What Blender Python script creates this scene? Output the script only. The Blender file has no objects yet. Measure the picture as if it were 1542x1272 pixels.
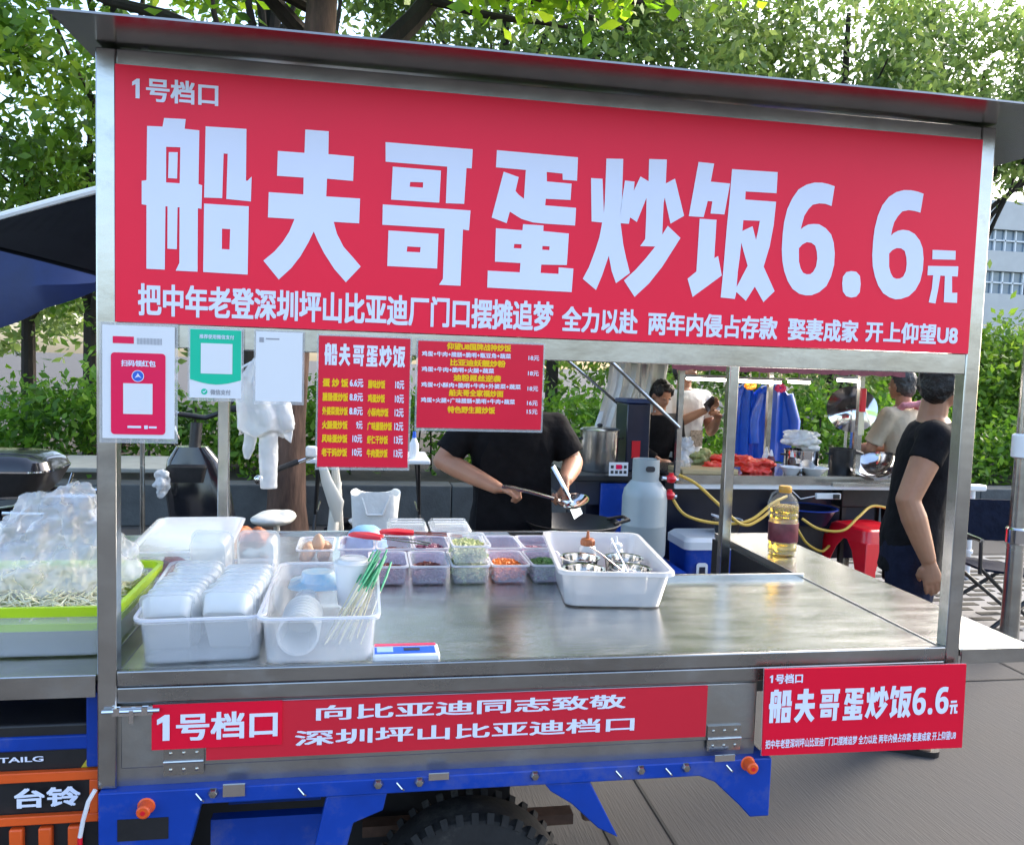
import bpy, bmesh, math, random
import numpy as np
from mathutils import Vector, Matrix
random.seed(7); RNG=np.random.default_rng(11)
SC=bpy.context.scene; COL=SC.collection
rad=math.radians
# ---------------- camera ----------------
F,CX,CY,CZ,YAW,PIT,ROL=1254.15,0.5404,-1.8000,1.65,0.172757,-0.070192,0.032185
cy_,sy_=math.cos(YAW),math.sin(YAW)
fw=Vector((sy_*math.cos(PIT),cy_*math.cos(PIT),math.sin(PIT))); rt=Vector((cy_,-sy_,0)); up=rt.cross(fw)
r2=math.cos(ROL)*rt+math.sin(ROL)*up; u2=-math.sin(ROL)*rt+math.cos(ROL)*up
cam=bpy.data.cameras.new('camera'); camo=bpy.data.objects.new('camera',cam); COL.objects.link(camo)
M=Matrix.Identity(4)
for i in range(3): M[i][0]=r2[i]; M[i][1]=u2[i]; M[i][2]=-fw[i]; M[i][3]=(CX,CY,CZ)[i]
camo.matrix_world=M
cam.sensor_width=36; cam.sensor_fit='HORIZONTAL'; cam.lens=36*F/1542; cam.clip_start=0.05; cam.clip_end=3000
SC.camera=camo
# ---------------- world, sun, exposure ----------------
SUN_EL,SUN_ROT=rad(34),rad(62)
w=bpy.data.worlds.new('World'); SC.world=w; w.use_nodes=True
nt=w.node_tree; bg=nt.nodes['Background']; sky=nt.nodes.new('ShaderNodeTexSky'); sky.sky_type='NISHITA'
sky.sun_disc=False; sky.sun_elevation=SUN_EL; sky.sun_rotation=SUN_ROT; sky.air_density=1.0; sky.dust_density=3.0; sky.ozone_density=1.0
nt.links.new(sky.outputs[0],bg.inputs[0]); bg.inputs[1].default_value=0.15
sl=bpy.data.lights.new('sun','SUN'); sl.energy=1.0; sl.angle=rad(25); sl.color=(1,.93,.82)
so=bpy.data.objects.new('sun',sl); COL.objects.link(so)
sd=Vector((math.sin(SUN_ROT)*math.cos(SUN_EL),math.cos(SUN_ROT)*math.cos(SUN_EL),math.sin(SUN_EL)))
so.rotation_euler=sd.to_track_quat('Z','Y').to_euler(); so.location=(8,8,12)
SC.view_settings.view_transform='Standard'; SC.view_settings.look='None'; SC.view_settings.exposure=2.2; SC.view_settings.gamma=1
SC.cycles.max_bounces=10; SC.cycles.transparent_max_bounces=24; SC.cycles.caustics_reflective=False; SC.cycles.caustics_refractive=False

# ---------------- materials ----------------
def mat(name,col,rough=.5,metal=0,var=.12,scale=8,bump=0,bscale=60,alpha=1,coat=0,emit=0,trans=0,stretch=(1,1,1),col2=None,sub=0,rvar=0,spec=None,grime=None,gs=3,ga=.6):
    m=bpy.data.materials.new(name); m.use_nodes=True; n=m.node_tree; L=n.links
    b=n.nodes['Principled BSDF']; tc=n.nodes.new('ShaderNodeTexCoord'); mp=n.nodes.new('ShaderNodeMapping')
    mp.inputs['Scale'].default_value=stretch; L.new(tc.outputs['Object'],mp.inputs['Vector'])
    nz=n.nodes.new('ShaderNodeTexNoise'); nz.inputs['Scale'].default_value=scale; nz.inputs['Detail'].default_value=5; nz.inputs['Roughness'].default_value=.6
    L.new(mp.outputs[0],nz.inputs['Vector'])
    cr=n.nodes.new('ShaderNodeValToRGB'); cr.color_ramp.elements[0].position=.3; cr.color_ramp.elements[1].position=.7
    if col2 is None: c0=[c*(1-var) for c in col]; c1=[min(1,c*(1+var)) for c in col]
    else: c0,c1=col,col2
    cr.color_ramp.elements[0].color=(*c0,1); cr.color_ramp.elements[1].color=(*c1,1)
    L.new(nz.outputs['Fac'],cr.inputs[0]); L.new(cr.outputs[0],b.inputs['Base Color'])
    if grime is not None:
        g1=n.nodes.new('ShaderNodeTexNoise'); g1.inputs['Scale'].default_value=gs; g1.inputs['Detail'].default_value=9; g1.inputs['Roughness'].default_value=.72; L.new(tc.outputs['Object'],g1.inputs['Vector'])
        gr=n.nodes.new('ShaderNodeValToRGB'); gr.color_ramp.elements[0].position=.52; gr.color_ramp.elements[1].position=.74; gr.color_ramp.elements[1].color=(ga,ga,ga,1); L.new(g1.outputs['Fac'],gr.inputs[0])
        gm=n.nodes.new('ShaderNodeMix'); gm.data_type='RGBA'; gm.inputs[7].default_value=(*grime,1); L.new(gr.outputs[0],gm.inputs[0]); L.new(cr.outputs[0],gm.inputs[6]); L.new(gm.outputs[2],b.inputs['Base Color'])
        if metal>.5:
            ml=n.nodes.new('ShaderNodeMath'); ml.operation='MULTIPLY_ADD'; ml.inputs[1].default_value=-.6; ml.inputs[2].default_value=metal; L.new(gr.outputs[0],ml.inputs[0]); L.new(ml.outputs[0],b.inputs['Metallic'])
    b.inputs['Roughness'].default_value=rough
    if not b.inputs['Metallic'].is_linked: b.inputs['Metallic'].default_value=metal
    if rvar:
        mr=n.nodes.new('ShaderNodeMapRange'); mr.inputs[3].default_value=max(.02,rough-rvar); mr.inputs[4].default_value=rough+rvar
        L.new(nz.outputs['Fac'],mr.inputs[0]); L.new(mr.outputs[0],b.inputs['Roughness'])
    if bump:
        n2=n.nodes.new('ShaderNodeTexNoise'); n2.inputs['Scale'].default_value=bscale; n2.inputs['Detail'].default_value=4; L.new(mp.outputs[0],n2.inputs['Vector'])
        bp=n.nodes.new('ShaderNodeBump'); bp.inputs['Strength'].default_value=bump; bp.inputs['Distance'].default_value=.01
        L.new(n2.outputs['Fac'],bp.inputs['Height']); L.new(bp.outputs[0],b.inputs['Normal'])
    b.inputs['Alpha'].default_value=alpha
    if spec is not None: b.inputs['Specular IOR Level'].default_value=spec
    if coat: b.inputs['Coat Weight'].default_value=coat; b.inputs['Coat Roughness'].default_value=.15
    if trans: b.inputs['Transmission Weight'].default_value=trans
    if sub: b.inputs['Subsurface Weight'].default_value=sub; b.inputs['Subsurface Radius'].default_value=(.01,.004,.002)
    if emit: b.inputs['Emission Color'].default_value=(*col,1); b.inputs['Emission Strength'].default_value=emit
    return m
def leafmat(name,c0,c1,c2,scale=1.2,tr=.45):
    m=bpy.data.materials.new(name); m.use_nodes=True; n=m.node_tree; L=n.links; b=n.nodes['Principled BSDF']; out=n.nodes['Material Output']
    g=n.nodes.new('ShaderNodeNewGeometry'); cr=n.nodes.new('ShaderNodeValToRGB'); e=cr.color_ramp.elements
    e[0].color=(*c0,1); e[1].color=(*c2,1); x=e.new(.5); x.color=(*c1,1); e[0].position=.1; e[2].position=.95
    nz=n.nodes.new('ShaderNodeTexNoise'); nz.inputs['Scale'].default_value=scale; tc=n.nodes.new('ShaderNodeTexCoord'); L.new(tc.outputs['Object'],nz.inputs['Vector'])
    ad=n.nodes.new('ShaderNodeMath'); ad.operation='MULTIPLY_ADD'; ad.inputs[1].default_value=.45; L.new(g.outputs['Random Per Island'],ad.inputs[0])
    m2=n.nodes.new('ShaderNodeMath'); m2.operation='MULTIPLY_ADD'; m2.inputs[1].default_value=1.3; m2.inputs[2].default_value=-.38; L.new(nz.outputs['Fac'],m2.inputs[0]); L.new(m2.outputs[0],ad.inputs[2])
    L.new(ad.outputs[0],cr.inputs[0]); L.new(cr.outputs[0],b.inputs['Base Color']); b.inputs['Roughness'].default_value=.5
    t=n.nodes.new('ShaderNodeBsdfTranslucent'); hs=n.nodes.new('ShaderNodeHueSaturation'); hs.inputs['Value'].default_value=1.5; L.new(cr.outputs[0],hs.inputs['Color']); L.new(hs.outputs[0],t.inputs[0])
    mx=n.nodes.new('ShaderNodeMixShader'); mx.inputs[0].default_value=tr; L.new(b.outputs[0],mx.inputs[1]); L.new(t.outputs[0],mx.inputs[2]); L.new(mx.outputs[0],out.inputs[0])
    return m
MT={}
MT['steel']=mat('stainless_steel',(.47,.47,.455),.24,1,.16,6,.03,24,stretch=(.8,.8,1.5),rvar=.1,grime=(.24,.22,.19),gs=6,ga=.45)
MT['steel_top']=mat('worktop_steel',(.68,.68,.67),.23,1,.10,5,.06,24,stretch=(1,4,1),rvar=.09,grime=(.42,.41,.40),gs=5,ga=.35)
MT['steel_rail']=mat('dark_rail_steel',(.37,.37,.365),.28,1,.16,4,.04,16,stretch=(.8,1.5,1.5),rvar=.09,grime=(.42,.42,.42),gs=7,ga=.5)
MT['steel_panel']=mat('panel_steel',(.42,.42,.41),.34,1,.14,4,.07,40,rvar=.08,grime=(.16,.15,.13),gs=4,ga=.5)
MT['steel_roof']=mat('roof_steel',(.25,.235,.235),.2,1,.15,4,.06,8,rvar=.06)
MT['chrome']=mat('polished_steel',(.7,.7,.7),.1,1,.05,10)
MT['red_sign']=mat('red_vinyl',(.95,.006,.046),.40,0,.03,3,.10,3.5,spec=.35)
MT['red_band']=mat('dull_red_vinyl',(.62,.016,.035),.5,0,.04,3,spec=.3)
MT['red_bright']=mat('bright_red_vinyl',(.78,.004,.032),.45,0,.03,3,spec=.25)
MT['red_menu']=mat('red_menu_print',(.76,.008,.040),.4,0,.05,5,.05,9,coat=.1,spec=.3)
MT['white_print']=mat('white_print',(.77,.80,.95),.4,0,.02,4)
MT['yellow_print']=mat('yellow_print',(.98,.60,.015),.5,0,.03,4,spec=.2)
MT['grey_print']=mat('grey_print',(.35,.35,.38),.5,0,.05,5)
MT['black_print']=mat('black_print',(.03,.03,.035),.5,0,.05,5)
MT['white_paper']=mat('white_paper',(.78,.79,.82),.4,0,.02,4,coat=.3)
MT['pink_card']=mat('pink_card',(.88,.005,.085),.4,0,.03,4,coat=.1,spec=.3)
MT['green_card']=mat('green_card',(.004,.55,.33),.4,0,.03,4,coat=.1,spec=.3)
MT['blue_print']=mat('blue_print',(.02,.12,.62),.4,0,.03,4)
MT['film']=mat('laminate_film',(.75,.76,.78),.15,0,.03,4,alpha=.28,coat=.5)
MT['blue_paint']=mat('blue_paint',(.003,.045,.33),.45,0,.2,5,.05,30,coat=.1,spec=.3,grime=(.16,.15,.14),gs=5,ga=.55)
MT['black_plastic']=mat('black_plastic',(.012,.012,.014),.42,0,.3,8,.04,80,grime=(.045,.042,.04),gs=5,ga=.5)
MT['black_gloss']=mat('black_gloss_plastic',(.012,.013,.017),.12,0,.2,5,coat=.6)
MT['navy']=mat('navy_plastic',(.008,.012,.035),.3,0,.2,8,coat=.3)
MT['orange']=mat('orange_paint',(.78,.10,.012),.4,0,.08,5)
MT['rubber']=mat('tyre_rubber',(.018,.018,.02),.8,0,.35,14,.2,60,grime=(.11,.10,.085),gs=7,ga=.8)
MT['milky']=mat('milky_plastic',(.84,.87,.92),.2,0,.03,5,alpha=.27)
MT['milky_lilac']=mat('lilac_clear_plastic',(.74,.74,.92),.18,0,.03,5,alpha=.30)
MT['rim']=mat('milky_rim_plastic',(.84,.86,.94),.2,0,.03,5,alpha=.62)
MT['white_box']=mat('foamy_white_plastic',(.82,.86,.88),.25,0,.04,9,alpha=.34)
MT['white_plastic']=mat('white_plastic',(.78,.79,.80),.3,0,.03,6)
MT['bin_plastic']=mat('white_bin_plastic',(.80,.81,.84),.22,0,.03,4,alpha=.62)
MT['lime']=mat('lime_plastic',(.55,.80,.02),.3,0,.06,5,alpha=.85)
MT['bag']=mat('thin_plastic_bag',(.88,.89,.92),.12,0,.03,5,.5,30,alpha=.34,coat=.5)
MT['bag_white']=mat('white_plastic_bag',(.80,.81,.82),.22,0,.04,5,.8,40,alpha=.66)
MT['red_plastic']=mat('red_plastic',(.70,.008,.022),.28,0,.06,5,coat=.3)
MT['oil']=mat('golden_oil',(.96,.62,.03),.06,0,.03,6,alpha=.92,trans=.8)
MT['clear']=mat('clear_pet',(.85,.87,.86),.07,0,.02,6,alpha=.12,coat=.2)
MT['label_brown']=mat('maroon_label',(.14,.022,.035),.4,0,.4,26)
MT['gold']=mat('gold_cap',(.60,.30,.03),.35,0,.1,6)
MT['skin']=mat('skin',(.42,.205,.125),.5,0,.10,14,.08,120,sub=.15)
MT['skin2']=mat('tan_skin',(.39,.195,.115),.5,0,.10,14,.08,120,sub=.15)
MT['black_cloth']=mat('black_cotton',(.010,.010,.012),.9,0,.3,20,.35,45,spec=.12)
MT['navy_cloth']=mat('navy_cotton',(.008,.011,.024),.9,0,.3,20,.35,45,spec=.12)
MT['beige_cloth']=mat('beige_cotton',(.52,.42,.31),.85,0,.08,12,.35,40)
MT['white_cloth']=mat('white_cotton',(.74,.74,.72),.8,0,.05,10,.4,30)
MT['pink_cloth']=mat('pink_towel',(.62,.24,.28),.9,0,.2,20,.5,60)
MT['hair']=mat('black_hair',(.008,.007,.007),.45,0,.4,30,.5,120)
MT['hair_grey']=mat('grey_hair',(.055,.053,.052),.55,0,.7,40,.5,120)
MT['bark']=mat('tree_bark',(.035,.018,.013),.9,0,.5,11,1.0,26,stretch=(1,1,.22),col2=(.15,.085,.058))
MT['bark_dark']=mat('dark_bark',(.03,.022,.017),.9,0,.5,6,.9,22,stretch=(1,1,.35))
MT['raincoat']=mat('blue_raincoat',(.006,.09,.62),.3,0,.12,7,.3,20,coat=.3)
MT['wood']=mat('cutting_board',(.50,.38,.20),.6,0,.15,5,stretch=(1,6,1))
MT['hose']=mat('yellow_hose',(.62,.40,.06),.45,0,.08,8)
MT['gas']=mat('grey_blue_enamel',(.34,.39,.40),.4,0,.07,4,.03,30,coat=.2)
MT['cream']=mat('cream_plastic',(.62,.60,.54),.35,0,.05,6,coat=.2)
MT['grey_concrete']=mat('planter_stone',(.075,.082,.085),.8,0,.25,5,.4,40)
MT['tube']=mat('lit_led_tube',(1,.93,.80),.4,0,.0,5,emit=6)
MT['awning_blue']=mat('blue_canopy',(.003,.014,.075),.6,0,.2,5,.3,9)
MT['awning_black']=mat('black_canopy',(.004,.004,.005),.9,0,.2,5,spec=.05)
MT['white_wire']=mat('white_cable',(.7,.7,.72),.4)
MT['light_green']=mat('pale_green_panel',(.35,.72,.25),.5)
MT['building']=mat('grey_render',(.56,.55,.53),.7,0,.06,2)
MT['glass']=mat('window_glass',(.16,.22,.28),.08,0,.2,2,coat=.5)
MT['leaf']=leafmat('leaves',(.045,.10,.012),(.12,.24,.022),(.30,.42,.04))
MT['leaf_far']=leafmat('pale_leaves',(.08,.13,.035),(.17,.26,.06),(.33,.40,.11))
MT['leaf_bright']=leafmat('bright_leaves',(.07,.17,.008),(.17,.34,.014),(.38,.50,.03),2,.55)
MT['leaf_hedge']=leafmat('hedge_leaves',(.03,.085,.010),(.10,.23,.018),(.26,.42,.035),1.6,.45)
# ---------------- geometry helpers ----------------
class MB:
    def __init__(s): s.v=[]; s.f=[]
    def add(s,vs,fs):
        k=len(s.v); s.v+= [tuple(map(float,p)) for p in vs]; s.f+=[tuple(i+k for i in f) for f in fs]; return s
    def box(s,x0,x1,y0,y1,z0,z1):
        return s.add([(x,y,z) for z in (z0,z1) for y in (y0,y1) for x in (x0,x1)],[(0,2,3,1),(4,5,7,6),(0,1,5,4),(2,6,7,3),(0,4,6,2),(1,3,7,5)])
    def loft(s,rings,cap=True,closed=True):
        n=len(rings[0]); vs=[p for r in rings for p in r]; fs=[]
        for i in range(len(rings)-1):
            for j in range(n if closed else n-1):
                a=i*n+j; b=i*n+(j+1)%n; fs.append((a,b,b+n,a+n))
        if cap: fs.append(tuple(range(n-1,-1,-1))); fs.append(tuple((len(rings)-1)*n+j for j in range(n)))
        return s.add(vs,fs)
    def tube(s,pts,r,n=10,cap=True,flat=1):
        pts=[Vector(p) for p in pts]; rings=[]; pu=None
        for i,p in enumerate(pts):
            t=(pts[min(i+1,len(pts)-1)]-pts[max(i-1,0)]).normalized()
            if pu is None: pu=Vector((0,0,1)) if abs(t.z)<.9 else Vector((0,1,0))
            a=t.cross(pu).normalized(); b=a.cross(t).normalized(); pu=b
            rr=r[i] if isinstance(r,(list,tuple)) else r
            rings.append([p+a*rr*math.cos(2*math.pi*k/n)+b*rr*flat*math.sin(2*math.pi*k/n) for k in range(n)])
        return s.loft(rings,cap)
    def lathe(s,prof,c=(0,0,0),n=24,axis='z',cap=True):
        rings=[]
        for r,h in prof:
            ring=[]
            for k in range(n):
                a=2*math.pi*k/n; x,y=max(r,1e-4)*math.cos(a),max(r,1e-4)*math.sin(a)
                ring.append({'z':(c[0]+x,c[1]+y,c[2]+h),'y':(c[0]+x,c[1]+h,c[2]-y),'x':(c[0]+h,c[1]+x,c[2]+y)}[axis])
            rings.append(ring)
        return s.loft(rings,cap=(prof[0]!=prof[-1] and cap))
    def ball(s,c,r,n=14,m=9):
        if not isinstance(r,(tuple,list)): r=(r,r,r)
        return s.loft([[(c[0]+r[0]*math.sin(t)*math.cos(a),c[1]+r[1]*math.sin(t)*math.sin(a),c[2]-r[2]*math.cos(t)) for a in [2*math.pi*k/n for k in range(n)]] for t in [max(.02,min(math.pi-.02,math.pi*i/m)) for i in range(m+1)]])
    def plate(s,poly,y0,y1):   # outline in x,z, thickness along y
        k=len(poly); a=[(x,y0,z) for x,z in poly]; b=[(x,y1,z) for x,z in poly]
        return s.add(a+b,[tuple(range(k)),tuple(range(2*k-1,k-1,-1))]+[(i,i+k,(i+1)%k+k,(i+1)%k) for i in range(k)])
    def quadxz(s,x0,x1,z0,z1,y): return s.add([(x0,y,z0),(x1,y,z0),(x1,y,z1),(x0,y,z1)],[(0,1,2,3)])
    def xf(s,m):
        s.v=[tuple(m@Vector(p)) for p in s.v]; return s
    def join(s,o): return s.add(o.v,o.f)
def rrect(cx,cy,z,w,d,r,n=5):
    out=[]; r=min(r,w/2-1e-4,d/2-1e-4)
    for sx,sy,a0 in ((1,1,0),(-1,1,90),(-1,-1,180),(1,-1,270)):
        for k in range(n): a=rad(a0+90*k/(n-1)); out.append((cx+sx*(w/2-r)+r*math.cos(a),cy+sy*(d/2-r)+r*math.sin(a),z))
    return out
def mesh_of(mb,angle=35):
    me=bpy.data.meshes.new('m'); me.from_pydata(mb.v,[],mb.f); me.validate(); 
    bm=bmesh.new(); bm.from_mesh(me); bmesh.ops.recalc_face_normals(bm,faces=bm.faces) ; bm.to_mesh(me); bm.free()
    me.polygons.foreach_set('use_smooth',[True]*len(me.polygons)); me.set_sharp_from_angle(angle=rad(angle)); return me
def obj(name,mb,m,parent=None,bevel=0,angle=35,flip=None):
    me=mb if isinstance(mb,bpy.types.Mesh) else mesh_of(mb,angle); me.name=name
    o=bpy.data.objects.new(name,me); COL.objects.link(o); me.materials.clear(); me.materials.append(MT[m] if isinstance(m,str) else m)
    if bevel:
        b=o.modifiers.new('bevel','BEVEL'); b.width=bevel; b.segments=2; b.limit_method='ANGLE'; b.angle_limit=rad(40)
    if parent is not None:
        o.parent=parent
        r=parent
        while r.parent is not None: r=r.parent
        if parent is r: o.location=-Vector(r.location) if 'world' in r else (0,0,0)
    return o
def thing(name,label,cat,loc=(0,0,0),group=None,rz=0,local=False):
    o=bpy.data.objects.new(name,None); COL.objects.link(o); o.location=loc; o.rotation_euler=(0,0,rz); o.empty_display_size=.1
    o['label']=label; o['category']=cat
    if group: o['group']=group
    if not local: o['world']=1
    return o
def tag(o,label,cat,group=None,kind=None):
    o['label']=label; o['category']=cat
    if group: o['group']=group
    if kind: o['kind']=kind
    return o
def copy_tree(o,parent=None):
    c=o.copy(); COL.objects.link(c)
    if parent is not None: c.parent=parent
    for ch in list(o.children): copy_tree(ch,c)
    return c
def remesh(mb,vox,smooth=3,disp=0,dscale=.1,angle=180):
    me=bpy.data.meshes.new('tmp'); me.from_pydata(mb.v,[],mb.f)
    bm=bmesh.new(); bm.from_mesh(me); bmesh.ops.recalc_face_normals(bm,faces=bm.faces); bm.to_mesh(me); bm.free()
    o=bpy.data.objects.new('tmp',me); COL.objects.link(o)
    r=o.modifiers.new('r','REMESH'); r.mode='VOXEL'; r.voxel_size=vox
    if disp:
        tx=bpy.data.textures.new('n','CLOUDS'); tx.noise_scale=dscale; d=o.modifiers.new('d','DISPLACE'); d.texture=tx; d.strength=disp; d.mid_level=.5; d.texture_coords='GLOBAL'
    s=o.modifiers.new('s','SMOOTH'); s.factor=.6; s.iterations=smooth
    dg=bpy.context.evaluated_depsgraph_get(); dg.update(); out=bpy.data.meshes.new_from_object(o.evaluated_get(dg)); bpy.data.objects.remove(o)
    out.polygons.foreach_set('use_smooth',[True]*len(out.polygons)); return out
# flat lettering
_tc={}
def glyphs(body,bold):
    k=(body,bold)
    if k not in _tc:
        c=bpy.data.curves.new('t','FONT'); c.body=body; c.size=1; c.offset=bold; c.resolution_u=3; c.fill_mode='FRONT'
        o=bpy.data.objects.new('t',c); COL.objects.link(o); dg=bpy.context.evaluated_depsgraph_get(); dg.update()
        me=o.evaluated_get(dg).to_mesh(); v=np.array([q.co[:2] for q in me.vertices]); f=[tuple(p.vertices) for p in me.polygons]
        o.evaluated_get(dg).to_mesh_clear(); bpy.data.objects.remove(o); _tc[k]=(v,f)
    return _tc[k]
def text(mb,body,x0,x1,z0,z1,y,bold=.02):
    v,f=glyphs(body,0); lo,hi=v.min(0),v.max(0); s=hi-lo; wx=bold*1.1/s[0]*(x1-x0); wz=bold*.8/s[1]*(z1-z0)
    for i,(a,b) in enumerate(((0,0),(-1,-1),(1,1),(-1,1),(1,-1))):
        mb.add([(x0+wx+(p[0]-lo[0])/s[0]*(x1-x0-2*wx)+a*wx,y-.00007*i,z0+wz+(p[1]-lo[1])/s[1]*(z1-z0-2*wz)+b*wz) for p in v],f)
def one(mb,x0,x1,z0,z1,y):
    w_,h_=x1-x0,z1-z0; mb.add([(x0+a*w_,y,z0+b*h_) for a,b in ((.45,0),(1,0),(1,1),(.62,1),(0,.82),(0,.62),(.45,.72))],[tuple(range(7))])
def outlines(polys):
    c=bpy.data.curves.new('g','CURVE'); c.dimensions='2D'; c.fill_mode='BOTH'
    for pl in polys:
        sp=c.splines.new('POLY'); sp.points.add(len(pl)-1); sp.use_cyclic_u=True
        for q,(a,b) in zip(sp.points,pl): q.co=(a,b,0,1)
    o=bpy.data.objects.new('g',c); COL.objects.link(o); dg=bpy.context.evaluated_depsgraph_get(); dg.update()
    me=o.evaluated_get(dg).to_mesh(); v=[q.co[:2] for q in me.vertices]; f=[tuple(p.vertices) for p in me.polygons]
    o.evaluated_get(dg).to_mesh_clear(); bpy.data.objects.remove(o); return v,f
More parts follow.
